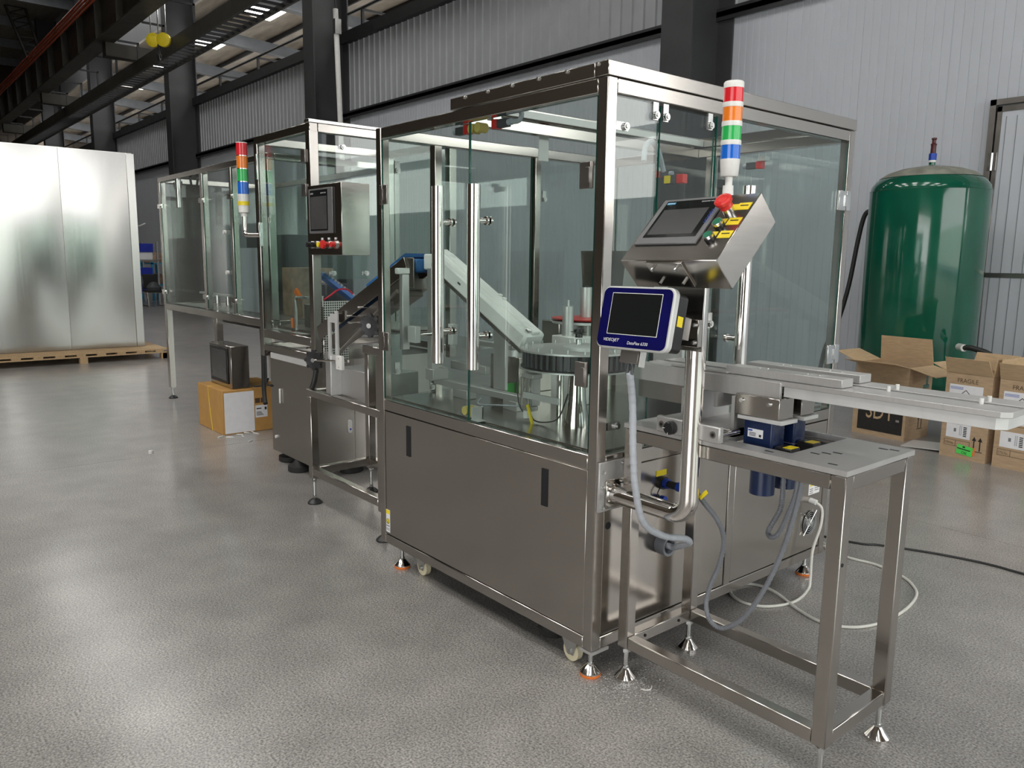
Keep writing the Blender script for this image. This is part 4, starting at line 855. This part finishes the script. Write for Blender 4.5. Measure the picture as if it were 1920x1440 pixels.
# innards
bx('inner_plate', 'steel_dark', M2, a0+.1, a1-.12, b0+.1, b1-.1, 1.01, 1.03, 0)
bx('inner_block', 'steel_dark', M2, -3.62, -3.22, .60, .85, 1.03, 1.20, .004); bx('inner_block', 'dark_grey', M2, -3.55, -3.30, .62, .80, 1.20, 1.36, .01)
VIAL = MB().cyl((0, 0, 0), (0, 0, .07), .010, 10).cyl((0, 0, .07), (0, 0, .076), .013, 10).mesh('tube_holder', 'white_plastic')
for i in range(5): inst(VIAL, 'tube_holder', M2, (-3.36+.030*i, .56, 1.20))
for i in range(5): inst(VIAL, 'tube_holder', M2, (-2.98+.028*i, .60+.004*i, 1.10-.004*i))
MB().obox((-3.50, .50, 1.28), (1, 0, -.8), Y, (.8, 0, 1), .035, .01, .018).build('clamp_lever', 'orange_rubber', M2, .004); MB().obox((-3.60, .50, 1.05), (.15, 0, -1), Y, (1, 0, .15), .05, .01, .014).build('clamp_lever', 'orange_rubber', M2, .004)
MB().obox((-3.05, .85, 1.30), (1, .5, .4), (-.5, 1, 0), (-.4, 0, 1), .035, .01, .010).build('clamp_lever', 'orange_rubber', M2, .004)
MB().tube([(-3.50, .48, 1.02), (-3.50, .48, 1.24), (-3.47, .48, 1.26), (-3.30, .48, 1.26)], .012, 8).build('support_bar', 'zinc', M2)
MB().tube([(-3.02, .72, 1.10), (-3.02, .72, 1.26), (-3.02, .75, 1.28), (-3.02, .92, 1.28)], .009, 8).build('support_bar', 'zinc', M2)
pa, pb = Vector((-3.14, .50, 1.43)), Vector((-3.10, .80, 1.20)); dd = (pb-pa).normalized()
ch = MB().obox((pa+pb)/2, dd, X, dd.cross(X), (pb-pa).length/2, .05, .012).build('chain_belt', 'belt_light', M2, 0, 'light blue link belt')
for i in range(14):
    pq = pa.lerp(pb, (i+.5)/14); MB().obox(pq+dd.cross(X)*(-.018 if dd.cross(X).z < 0 else .018), dd, X, dd.cross(X), .008, .048, .009).build('belt_link', 'hose_grey', ch)
MB().tube([(-3.02, .46, 1.26), (-3.0, .50, 1.29), (-2.99, .56, 1.33), (-2.98, .62, 1.33), (-2.98, .66, 1.30)], .006, 8, 4).build('air_hose', 'tag_red', M2)
MB().tube([(-2.97, .70, 1.25), (-2.96, .74, 1.22), (-2.96, .76, 1.17)], .009, 8, 4).build('air_hose', 'tag_red', M2)
# perforated guards
pg = MB(); px_ = a1+.02
for ya, yb, za, zb in ((.44, .56, .84, 1.255), (.56, .62, 1.20, 1.255), (.62, .68, 1.08, 1.255), (.56, .62, .84, 1.05)): pg.box(px_, px_+.004, ya, yb, za, zb)
pg.build('perforated_guard', 'perforated', M2)

# ================================================================== INCLINED TRANSFER CONVEYOR BETWEEN THE MACHINES
IC = thing('incline_conveyor', 'inclined stainless transfer conveyor on a square-tube frame between the two machines', 'conveyor', (-2.2, .35, 0))
lx0, lx1, ly0, ly1 = -2.640, -1.735, .142, .600
for x_ in (lx0, lx1-.05):
    for y_ in (ly0, ly1-.05): bx('leg', 'steel', IC, x_, x_+.05, y_, y_+.05, .165, .690, .003)
bx('leg_post', 'steel', IC, lx1-.055, lx1-.010, ly0, ly0+.05, .735, 1.03, .003); bx('leg_post', 'steel', IC, lx1-.175, lx1-.135, ly0, ly0+.05, .735, 1.03, .003); bx('leg_cap', 'steel', IC, lx1-.19, lx1, ly0-.004, ly0+.07, 1.03, 1.075, .003)
for za, zb, nm in ((.690, .735, 'top_rail'), (.190, .238, 'bottom_rail')):
    for y_ in (ly0+.001, ly1-.049): bx(nm, 'steel_h', IC, lx0+(-.01 if za > .5 else .051), lx1-(0 if za > .5 else .051), y_, y_+.048, za, zb, .003)
    for x_ in (lx0+.001, lx1-.049): bx(nm, 'steel_h', IC, x_, x_+.048, ly0+.051, ly1-.051, za, zb, .003)
for x_ in (lx0+.025, lx1-.025):
    for y_ in (ly0+.025, ly1-.025): foot(IC, x_, y_, .165, 'black')
# sloping body
IA, IB = Vector((-2.56, .25, 1.085)), Vector((-1.56, .25, 1.515)); di = (IB-IA).normalized(); ni = Vector((-di.z, 0, di.x)); li = (IB-IA).length
for y_ in (.195, .345): MB().obox((IA+IB)/2+Y*(y_-.25), di, Y, ni, li/2, .004, .042).build('side_plate', 'steel', IC, .001)
MB().obox((IA+IB)/2+Y*.02-ni*.085, di, Y, ni, li/2*.90, .060, .030).build('under_tray', 'steel_dark', IC, .001)
MB().obox((IA+IB)/2+Y*.02+ni*.018, di, Y, ni, li/2, .065, .006).build('belt', 'blue_belt', IC)
MB().obox(IA.lerp(IB, .80)+Y*.02+ni*.052, di, Y, ni, li*.20, .066, .010).build('belt_lip', 'blue_belt', IC)
bx('belt_head', 'blue_belt', IC, -1.60, -1.50, .215, .325, 1.475, 1.545, .01); bx('head_plate', 'steel_dark', IC, -1.62, -1.50, .200, .206, 1.40, 1.55, .002)
MB().obox(Vector((-1.66, .255, 1.39)), di, Y, ni, .07, .05, .07).build('drive_cover', 'steel_dark', IC, .003)
for t_, s_ in ((.42, -.05), (.42, -.09), (.55, -.05)): MB().cyl(IA.lerp(IB, t_)+ni*s_-Y*.04, IA.lerp(IB, t_)+ni*s_-Y*.10, .005, 8).build('tie_rod', 'zinc', IC)
MB().tube([IA+ni*-.16-Y*.05+X*.1, IB+ni*-.15-Y*.05-X*.15], .012, 8).build('brace_rod', 'steel_dark', IC)
def handwheel(c, ax, r):
    hw = MB().lathe(c, [(r*.55, -.008), (r, -.012), (r*1.05, 0), (r, .012), (r*.55, .010)], 22, ax).build('handwheel', 'black_plastic', IC)
    MB().lathe(c, [(r*.2, -.03), (r*.25, .02)], 12, ax).build('hub', 'zinc', hw)
    for i in range(8):
        d_ = Vector(ax).normalized(); e_ = d_.cross(Z).normalized(); g_ = d_.cross(e_); a_ = 2*math.pi*i/8
        p_ = Vector(c)+e_*math.cos(a_)*r*1.0+g_*math.sin(a_)*r*1.0; MB().cyl(p_-d_*.012, p_+d_*.012, r*.22, 8).build('grip', 'black_plastic', hw)
handwheel((-2.475, .120, .935), (.55, -.85, 0), .052); handwheel((-1.86, .155, 1.185), (.55, -.85, 0), .055)
MB().cyl((-2.475, .12, .935), (-2.20, .20, .95), .008, 8).build('adjust_shaft', 'chrome', IC)
bx('support_plate', 'alu', IC, -2.43, -2.34, .170, .178, .735, .99, .002); bx('support_plate', 'alu_white', IC, -2.342, -2.330, .155, .240, .735, .97, .002)
f_ = MB()
for xa, xb, za, zb in ((-2.37, -2.34, .95, 1.20), (-2.28, -2.25, .93, 1.24), (-2.34, -2.28, 1.17, 1.22), (-2.34, -2.28, .95, .98)): f_.box(xa, xb, .160, .170, za, zb)
f_.build('guide_frame', 'alu_white', IC); bx('sensor_box', 'white_plastic', IC, -2.24, -2.17, .14, .16, .905, .985, .002)
for x_ in (-2.205,):
    for z in (.92, .97): MB().cyl((x_, .14, z), (x_, .139, z), .003, 6).build('sensor_screw', 'dark_grey', IC)
bx('cross_tray', 'alu', IC, -2.36, -1.92, .22, .50, .735, .90, .002); bx('guard_sheet', 'perforated', IC, -2.15, -1.94, .40, .404, .93, 1.14, 0)
for x_ in (-2.02, -1.95): bx('guard_post', 'alu_white', IC, x_, x_+.012, .33, .40, .90, 1.12, 0)

# ---- signal tower of the second machine
T2 = thing('signal_tower', 'signal tower with red, orange, green and blue lenses on a curved chrome arm', 'signal lamp', (-3.92, .30, 1.7))
sx2, sy2 = -3.94, .30
MB().tube([(sx2+.14, sy2+.075, 1.700), (sx2+.06, sy2+.02, 1.700), (sx2+.02, sy2, 1.705), (sx2, sy2, 1.73), (sx2, sy2, 1.84)], .016, 12, 4).build('arm', 'chrome', T2); MB().box(sx2+.13, sx2+.15, sy2+.05, sy2+.079, 1.62, 1.79).build('arm_plate', 'zinc', T2, .002)
MB().lathe((sx2, sy2, 1.835), [(.024, 0), (.024, .02), (.038, .03), (.040, .16)], 20).build('socket', 'white_plastic', T2); MB().lathe((sx2, sy2, 1.915), [(.0405, 0), (.0405, .028)], 20).build('sticker', 'yellow', T2)
zz = 1.995
for nm in ('blue_lens', 'green_lens', 'orange_lens', 'red_lens'):
    MB().lathe((sx2, sy2, zz), [(.0395, 0), (.0395, .086)], 24).build(nm, nm, T2); zz += .086
    MB().lathe((sx2, sy2, zz), [(.0405, 0), (.0405, .006)], 24).build('collar', 'zinc' if nm != 'red_lens' else 'white_plastic', T2); zz += .006

# ================================================================== THIRD MACHINE ON TALL LEGS
m0, m1, n0, n1, z3 = -7.04, -4.20, .60, 1.80, 2.345
M3 = thing('feeding_machine', 'long glazed stainless enclosure on tall legs, furthest of the three machines', 'machine', ((m0+m1)/2, (n0+n1)/2, 0))
for i, x_ in enumerate((m0, -5.76, -5.03, m1-.06)):
    for y_ in (n0, n1-.06):
        if y_ > 1 and i in (1, 2): continue
        bx('post', 'steel', M3, x_, x_+(.06 if i != 2 else .05), y_, y_+.06, 1.04, z3-.05, .003)
for x_ in (m0, -5.55, m1-.3):
    for y_ in ((n0, n1-.06) if x_ < -4.6 else (1.02, n1-.06)): bx('leg', 'steel', M3, x_, x_+.075, y_, y_+.06, .12, .97, .003); foot(M3, x_+.037, y_+.03, .13, 'black')
for za, zb, nm in ((z3-.05, z3, 'top_rail'), (.97, 1.035, 'base_rail')):
    for y_ in (n0+.001, n1-.059): bx(nm, 'steel_h', M3, m0+.002, m1, y_, y_+.058, za, zb, .003)
    for x_ in (m0+.001, m1-.059): bx(nm, 'steel_h', M3, x_, x_+.058, n0+.062, n1-.062, za, zb, .003)
pane('glass_door', M3, 'y', n0+.01, m0+.065, -5.765, 1.05, z3-.06); pane('glass_door', M3, 'y', n0+.01, -5.695, -5.035, 1.05, z3-.06); pane('glass_door', M3, 'y', n0+.01, -4.975, m1-.065, 1.05, z3-.06)
pane('glass_pane', M3, 'y', n1-.02, m0+.065, m1-.065, 1.05, z3-.06); pane('glass_pane', M3, 'x', m0+.02, n0+.065, n1-.065, 1.05, z3-.06)
for x_ in (-5.70, -4.98, m0+.07):
    for z in (2.05, 1.16): MB().box(x_-.07, x_+.07, n0-.014, n0-.001, z-.022, z+.022).cyl((x_+.05, n0-.014, z), (x_+.05, n0-.03, z), .016, 12).build('hinge', 'chrome', M3)
for x_, z in ((-5.15, 1.75), (-5.12, 1.40)): MB().cyl((x_, n0+.004, z), (x_, n0-.02, z), .018, 12).build('door_knob', 'white_plastic', M3)
MB().cyl((-6.50, n0+.04, 2.02), (-6.50, n0+.04, z3-.05), .03, 14).build('lamp_tube', 'chrome', M3)
for x_ in (-6.75, -6.25, -4.60): MB().tube([(x_, n0+.08, z3-.06), (x_+.02, n0+.09, z3-.15), (x_+.10, n0+.10, z3-.15), (x_+.16, n0+.10, z3-.06)], .012, 8, 4).build('cable', 'cable_black', M3)
bx('inner_deck', 'steel_dark', M3, m0+.1, m1-.1, n0+.1, n1-.1, 1.0, 1.03, 0)
bx('liner_sheet', 'wall_panel', M3, -5.50, -4.85, .85, .862, 1.04, 1.62, 0, 'pale plastic liner sheet'); bx('inner_cabinet', 'dark_grey', M3, -6.2, -5.2, 1.2, 1.6, 1.03, 1.75, 0); bx('inner_box', 'tan', M3, -4.9, -4.5, 1.0, 1.3, 1.03, 1.45, 0)
for i in range(4): MB().cyl((-6.4+.3*i, .95, 1.03), (-6.4+.3*i, .95, 1.14), .03, 12).build('inner_post', 'chrome', M3)
bx('inner_rail', 'alu', M3, -6.9, -5.4, .93, .96, 1.14, 1.16, 0)
bx('lower_tray', 'alu', M3, -6.0, -4.6, .75, 1.3, .90, .915, 0); MB().tube([(-4.72, .72, .93), (-4.66, .70, .7), (-4.62, .68, .4), (-4.55, .66, .30)], .02, 8, 4).build('cable', 'cable_black', M3)

# ================================================================== CARTON WITH MONITOR
CB = thing('carton', 'orange-brown carton with a blank white sheet taped to its end, under the monitor', 'box', (-5.15, .65, 0))
cbx = bx('body', 'cardboard_orange', CB, -5.47, -4.855, .400, .960, 0, .392, .004)
bx('sheet', 'paper', CB, -4.8545, -4.853, .415, .680, .010, .370, 0, 'blank white sheet'); bx('shipping_label', 'paper', CB, -4.8545, -4.853, .690, .800, .125, .235, 0, 'white shipping label')
for i in range(5): bx('printed_line', 'ink', CB, -4.8528, -4.8524, .70, .765-.006*i, .142+.008*i, .146+.008*i, 0)
bx('printed_line', 'ink', CB, -4.8528, -4.8524, .700, .745, .200, .210, 0); bx('barcode', 'ink', CB, -4.8528, -4.8524, .775, .793, .19, .215, 0)
bx('print_block', 'ink_brown', CB, -4.8548, -4.8543, .690, .735, .255, .300, 0); bx('print_block', 'ink_brown', CB, -4.8548, -4.8543, .742, .790, .255, .300, 0)
MB().tube([(-5.12, .398, .001), (-5.17, .398, .2), (-5.20, .398, .3915), (-5.20, .958, .3915)], .0025, 5).build('strap', 'yellow', CB)
MN = thing('monitor', 'boxy stainless monitor with a dark screen standing on the orange-brown carton', 'monitor', (-5.10, .60, .392))
bx('housing', 'steel', MN, -5.40, -4.88, .50, .66, .397, .768, .003)
fr = bx('screen_frame', 'black_plastic', MN, -5.37, -4.945, .492, .4995, .430, .748, .003); bx('screen', 'screen_grey', fr, -5.335, -4.975, .490, .4918, .460, .725, 0)
MB().tube([(-4.89, .64, .42), (-4.80, .68, .415), (-4.70, .72, .44), (-4.66, .74, .5)], .007, 6, 4).build('lead', 'cable_black', MN)

# ================================================================== STEEL CABINET ON PALLET
PL = thing('pallet', 'pale wooden pallet under the bright steel cabinet', 'pallet', (-11.4, .4, 0))
pf = -10.56
for k in range(3):
    y_ = -.66+1.10*k
    bx('block', 'wood', PL, pf-.10, pf, y_, y_+.10, .0, .085, 0); bx('block', 'wood', PL, pf-.9, pf-.8, y_, y_+.10, 0, .085, 0)
bx('stringer', 'wood', PL, pf-.04, pf, -.66, 1.64, .086, .104, 0); bx('stringer', 'wood', PL, pf-1.8, pf-1.7, -.66, 1.64, 0.0, .104, 0)
for k in range(9): bx('spacer', 'wood', PL, pf-.1, pf-.001, -.66+.265*k, -.66+.265*k+.115, .105, .130, 0)
bx('stringer', 'wood', PL, pf-.04, pf, 1.56, 1.64, 0, .085, 0)
for k in range(12): bx('deck_board', 'wood', PL, pf-.14*k*1.0-.130, pf-.14*k, -.68, 1.64, .1305, .150, 0)
KB = thing('steel_cabinet', 'tall bright brushed steel cabinet with two panels standing on a pallet', 'cabinet', (-11.6, .3, .15))
kx = -11.04; kt = 3.02
bx('seam_strip', 'steel_dark', KB, kx-.006, kx+.004, .4355, .4395, .156, kt, 0); bx('seam_strip', 'steel_dark', KB, kx-.006, kx+.004, -.4495, -.4455, .156, kt, 0)
for ya, yb in ((-1.55, -.45), (-.445, .435), (.44, 1.325)):
    # gently bowed sheet
    nn = 8; vs = []; fs = []
    for i in range(nn+1):
        for j in range(nn+1):
            u, v = i/nn, j/nn; bow = .022*math.sin(math.pi*u)*math.sin(math.pi*v)
            vs.append((kx+bow, ya+(yb-ya)*u, .155+(kt-.155)*v))
    for i in range(nn):
        for j in range(nn): fs.append((i*(nn+1)+j, (i+1)*(nn+1)+j, (i+1)*(nn+1)+j+1, i*(nn+1)+j+1))
    MB().add(vs, fs).build('sheet_panel', 'steel_cabinet', KB)
bx('corner_post', 'steel_cabinet', KB, kx-.05, kx+.012, 1.33, 1.44, .152, kt, .003); bx('carcass', 'steel_cabinet', KB, kx-1.2, kx-.008, -1.6, 1.42, .152, kt+.01, .003)
MB().tube([(kx-.2, 1.44, 1.98), (kx-.2, 1.52, 1.98), (kx-.18, 1.60, 2.02)], .01, 6).build('hook', 'white_plastic', KB)

# ================================================================== CARTONS BY THE TANK
def carton(name, label, P, Q, dep, h, flaps, mt='cardboard', th=.006, group=None):
    """open carton; P,Q = near face base corners (left,right) on the floor"""
    P, Q = Vector((P[0], P[1], 0)), Vector((Q[0], Q[1], 0)); U = (Q-P).normalized(); N = Vector((-U.y, U.x, 0))   # N points away from the camera
    t = thing(name, label, 'box', tuple((P+Q)/2+N*dep/2), group); wd = (Q-P).length
    c = (P+Q)/2
    def wall(nm, cc, hu, hn): MB().obox(cc+Z*h/2, U, N, Z, hu, hn, h/2).build(nm, mt, t)
    wall('near_side', c+N*th/2, wd/2, th/2); wall('far_side', c+N*(dep-th/2), wd/2, th/2); wall('end_side', P+U*th/2+N*dep/2, th/2, dep/2-th); wall('end_side', Q-U*th/2+N*dep/2, th/2, dep/2-th)
    MB().obox(c+N*dep/2+Z*.004, U, N, Z, wd/2-th, dep/2-th, .003).build('bottom', mt, t)
    def flap(nm, a, b, out, ang, ln_, taper=0):
        d = (out*math.cos(ang)+Z*math.sin(ang)); e = (b-a).normalized(); n2 = e.cross(d)
        MB().prism([(0, 0), ((b-a).length, 0), ((b-a).length-taper, ln_), (taper, ln_)], a, e, d, n2, .005).build(nm, 'cardboard_in', t)
    hz = Z*h
    flap('near_flap', P+hz, Q+hz, -N, flaps[0], flaps[4], .012); flap('far_flap', P+N*dep+hz, Q+N*dep+hz, N, flaps[1], flaps[4], .012)
    flap('end_flap', P+hz, P+N*dep+hz, -U, flaps[2], flaps[4], .012); flap('end_flap', Q+hz, Q+N*dep+hz, U, flaps[3], flaps[4], .012)
    return t, P, U, N, wd
t, P, U, N, wd = carton('carton', 'open brown carton with a black print block, standing before the green tank', (-1.605, 5.09), (-1.108, 5.05), .40, .655, (R(12), R(100), R(20), R(-14), .235))
def pr(t, nm, mt, P, U, u, z, wd_, hh, lift=.0012): return MB().obox(P+U*(u+wd_/2)+Z*(z+hh/2)-Vector((-U.y, U.x, 0))*lift, U, Z, Vector((-U.y, U.x, 0)), wd_/2, hh/2, .0006).build(nm, mt, t)
pr(t, 'print_block', 'ink', P, U, .05, .045, wd-.075, .30)
text('lettering', 'SDT', 'cardboard_in', t, P+U*.13+Z*.16+Vector((U.y, -U.x, 0))*.0025, U, Z, .16, width=.26)
MB().obox(P+U*.43+Z*.17+Vector((U.y, -U.x, 0))*.004, U, Z, Vector((U.y, -U.x, 0)), .016, .010, .003).build('clip', 'zinc', t)
Q2 = P+U*wd
def arrows(t, P, U, u, z, s):
    n_ = Vector((U.y, -U.x, 0))
    for k in range(2):
        b = P+U*(u+k*s*.55)+Z*z+n_*.0012
        MB().prism([(-s*.05, 0), (s*.05, 0), (s*.05, s*.9), (s*.20, s*.9), (0, s*1.3), (-s*.20, s*.9), (-s*.05, s*.9)], b, U, Z, n_, .0008).build('up_arrow', 'ink', t)
    MB().prism([(-s*.25, -s*.12), (s*.8, -s*.12), (s*.8, -s*.06), (-s*.25, -s*.06)], P+U*u+Z*z+n_*.0012, U, Z, n_, .0008).build('arrow_base', 'ink', t)
arrows(t, Q2+N*.22, N, .0, .10, .09)
MB().obox(Q2+N*.30+Z*.47+U*.0012, N, Z, U, .05, .018, .0006).build('green_mark', 'tank_green', t); MB().obox(Q2+N*.31+Z*.52+U*.0012, N, Z, U, .018, .04, .0006).build('green_mark', 'tank_green', t)
def fragile(label, P_, Q_, seed):
    t, P, U, N, wd = carton('carton', label, P_, Q_, .38, .695, (R(62), R(75), R(22) if seed == 1 else R(86), R(86) if seed == 1 else R(40), .14), group=None)
    n_ = Vector((U.y, -U.x, 0)); k = wd/.36
    text('lettering', 'FRAGILE', 'ink_brown', t, P+U*.092*k+Z*.618+n_*.001, U, Z, .034, width=.16*k)
    s = pr(t, 'hazard_sheet', 'paper', P, U, .035*k, .35, .26*k, .25)
    c = P+U*.165*k+Z*.475+n_*.0022
    for a, b in (((-.085, 0), (0, .085)), ((0, .085), (.085, 0)), ((.085, 0), (0, -.085)), ((0, -.085), (-.085, 0))):
        MB().tube([c+U*a[0]+Z*a[1], c+U*b[0]+Z*b[1]], .0028, 5).build('diamond_line', 'ink', s)
    MB().obox(c+Z*.018+U*.0, U, Z, n_, .030, .003, .0006).obox(c-U*.012+Z*.0, U, Z, n_, .022, .008, .0006).obox(c+U*.022+Z*.004, U, Z, n_, .012, .004, .0006).build('pictogram', 'ink', s)
    for i in range(3): pr(s, 'printed_line', 'blue_fit', P, U, .042*k, .578-.008*i, .10*k, .003, .0022)
    pr(t, 'printed_line', 'ink_brown', P, U, .035*k, .335, .30*k, .003); l2 = pr(t, 'shipping_label', 'paper', P, U, .04*k, .165, .19*k, .125)
    for i in range(6): pr(l2, 'barcode_bar', 'ink', P, U, .175*k, .185+.014*i, .026*k, .008, .0022)
    for i in range(2): pr(l2, 'printed_line', 'hose_grey', P, U, .145*k+.012*i*k, .19, .005*k, .08, .0022)
    pr(l2, 'printed_block', 'conduit', P, U, .10*k, .215, .018*k, .028, .0022)
    for z in (.098, .145): pr(t, 'printed_line', 'ink_brown', P, U, .03*k, z, .20*k, .0022)
    for u in (.03, .12, .23): pr(t, 'printed_line', 'ink_brown', P, U, u*k, .098, .0022, .048)
    text('carton_number', 'CTN No.', 'ink_brown', t, P+U*.036*k+Z*.110+n_*.001, U, Z, .018, width=.072*k)
    text('small_print', 'CHANGZHOU MEDICAL CO.', 'ink_brown', t, P+U*.03*k+Z*.055+n_*.001, U, Z, .013, width=.28*k) if False else None
    arrows(t, P, U, .265*k, .09, .085)
    return t, P, U, N, k
t, P, U, N, k = fragile('open FRAGILE carton with a green OK sticker, standing between the black-print carton and its twin', (-.712, 4.81), (-.352, 4.765), 1)
n_ = Vector((U.y, -U.x, 0)); u2 = (U*math.cos(R(-6))+Z*math.sin(R(-6))); v2 = n_.cross(u2)*1
so = pr(t, 'orange_sticker', 'label_orange', P, U, .22, .045, .06, .065, .0018)
og = flat('ok_sticker', 'label_green', t, P+U*.135+Z*.045+n_*.003, u2, v2, .125, .075, .001)
text('lettering', 'OK', 'ink', og, P+U*.178+Z*.047+n_*.0045, u2, v2, .022, width=.045)
MB().obox(P+U*.195+Z*.083+n_*.0042, u2, v2, n_, .052, .004, .0004).build('printed_line', 'ink', og); MB().obox(P+U*.195+Z*.102+n_*.0042, u2, v2, n_, .010, .006, .0004).build('printed_mark', 'ink', og)
t, P, U, N, k = fragile('open FRAGILE carton at the end of the row, without an orange sticker', (-.300, 4.755), (.070, 4.71), 2)
flat('ok_sticker', 'label_green', t, P+U*.235+Z*.21+Vector((U.y, -U.x, 0))*.003, U, Z, .10, .07, .001)
bd = MB().obox((-.90, 5.02, .012), (1, .1, .05), (-.1, 1, 0), (-.05, 0, 1), .16, .16, .003).build('board', 'alu_white'); tag(bd, 'pale grey flat board lying on the floor between two cartons', 'board')
bb = MB().box(-.86, -.70, 5.32, 5.50, 0, .16).build('small_carton', 'dark_red', None, .003); tag(bb, 'small dark red box behind the FRAGILE carton', 'box')

# ================================================================== FAR LEFT: RACK, BINS, CHAIR
RK = thing('storage_rack', 'cluttered grey storage rack by the wall behind the steel cabinet', 'rack', (-24.5, 5.9, 0))
for x_ in (-25.2, -23.6):
    for y_ in (5.5, 6.2): bx('upright', 'zinc', RK, x_, x_+.05, y_, y_+.05, 0, 1.95, 0)
for z in (.35, .85, 1.35): bx('shelf', 'steel_dark', RK, -25.2, -23.55, 5.5, 6.25, z, z+.03, 0)
for i, (y_, z, g) in enumerate(((5.55, .38, 'lowest'), (5.55, .88, 'middle'), (5.6, 1.62, 'top'))):
    b_ = MB().prism([(0, 0), (.42, 0), (.46, .26), (0, .26)], (-23.98, y_, z if i < 2 else 1.62), X, Z, Y, .5).build('storage_bin', 'bin_blue', None, .006)
    tag(b_, 'blue plastic bin on the %s level of the cluttered rack' % g, 'bin', 'blue bins on the rack')
bw_ = MB().box(-24.0, -23.6, 5.55, 6.1, 1.3805, 1.6195).build('parcel', 'paper', None, .01); tag(bw_, 'white parcel on the top shelf of the rack, under a blue bin', 'parcel')
CT = thing('parts_trolley', 'light blue parts trolley piled with brown cloth', 'trolley', (-25.2, 6.6, 0))
for x_ in (-25.9, -24.6): bx('upright', 'shelf_cyan', CT, x_, x_+.07, 6.50, 6.57, 0, 1.30, 0); bx('upright', 'shelf_cyan', CT, x_, x_+.07, 7.0, 7.07, 0, 1.30, 0)
for z in (.5, 1.22): bx('shelf', 'shelf_cyan', CT, -25.9, -24.53, 6.50, 7.07, z, z+.05, 0)
MB().lathe((-25.1, 6.8, 1.27), [(.40, 0), (.42, .10), (.30, .28), (.08, .36)], 14).build('cloth_pile', 'tan', CT); MB().lathe((-25.1, 6.8, .55), [(.36, 0), (.38, .15), (.2, .32), (.06, .36)], 12).build('parts_pile', 'tan', CT)
CH = thing('chair', 'black chair with bent chrome sled legs beside the storage rack', 'chair', (-23.6, 5.1, 0))
bx('seat', 'black_rubber', CH, -23.9, -23.42, 4.9, 5.38, .43, .50, .02); MB().obox((-23.93, 5.14, .74), X, Y, Z, .03, .23, .22).build('backrest', 'black_rubber', CH, .02)
for y_ in (4.92, 5.36): MB().tube([(-23.92, y_, .9), (-23.90, y_, .45), (-23.45, y_, .43), (-23.36, y_, .03), (-23.95, y_, .02)], .018, 8).build('leg', 'chrome', CH)
MB().lathe((-23.62, 5.15, .50), [(.20, 0), (.22, .08), (.12, .20), (.04, .24)], 10).build('jacket', 'dark_grey', CH, 0, 'dark jacket heaped on the seat')

def shift(o, d): o.location = o.location+Vector(d)
shift(RK, (-.9, -.70, 0)); shift(CT, (-2.0, -.6, 0)); shift(CH, (.35, -.12, 0))
for o in list(COL.objects):
    if o.parent is None and o.name.split('.')[0] in ('storage_bin', 'parcel'): shift(o, (-.9, -.70, 0))
# ================================================================== LITTER ON THE FLOOR
TUBEW = MB().cyl((-.035, 0, .006), (.02, 0, .006), .006, 8).cyl((.02, 0, .006), (.035, 0, .006), .0035, 8).mesh('plastic_tube', 'white_plastic')
for px, py in ((415, 820), (432, 821), (450, 816), (464, 813), (472, 810), (470, 828), (481, 814), (455, 819)):
    p_ = on(px, py, 'z', 0); o = bpy.data.objects.new('plastic_tube', TUBEW); COL.objects.link(o); o.location = p_; o.rotation_euler.z = random.uniform(0, 6)
    tag(o, 'small clear white plastic tube dropped on the floor beside the orange-brown carton', 'plastic tube', 'dropped tubes by the carton')
p_ = on(283, 850, 'z', 0); tag(MB().cyl((p_.x, p_.y, 0), (p_.x, p_.y, .022), .018, 14).build('bottle_cap', 'white_plastic'), 'single white cap lying alone on the open floor', 'cap')
cu = [on(a, b, 'z', .003) for a, b in ((1203, 1292), (1212, 1294), (1220, 1292), (1222, 1286))]
tag(MB().tube(cu, .0022, 6, 4).build('plastic_curl', 'white_plastic'), 'thin white plastic curl on the floor near the stand foot', 'scrap')
sp = MB(); random.seed(3)
for i in range(420):
    a = random.uniform(0, 6.28); d = abs(random.gauss(0, .10)); c = on(1172, 1285, 'z', 0); xx, yy = c.x+d*math.cos(a), c.y+d*math.sin(a)*1.1; s = random.uniform(.0008, .0018)
    sp.box(xx-s, xx+s, yy-s, yy+s, 0, s)
o = sp.build('metal_filings', 'alu_white'); tag(o, 'scatter of fine pale drilling dust round the stand foot', 'dust'); o['kind'] = 'stuff'
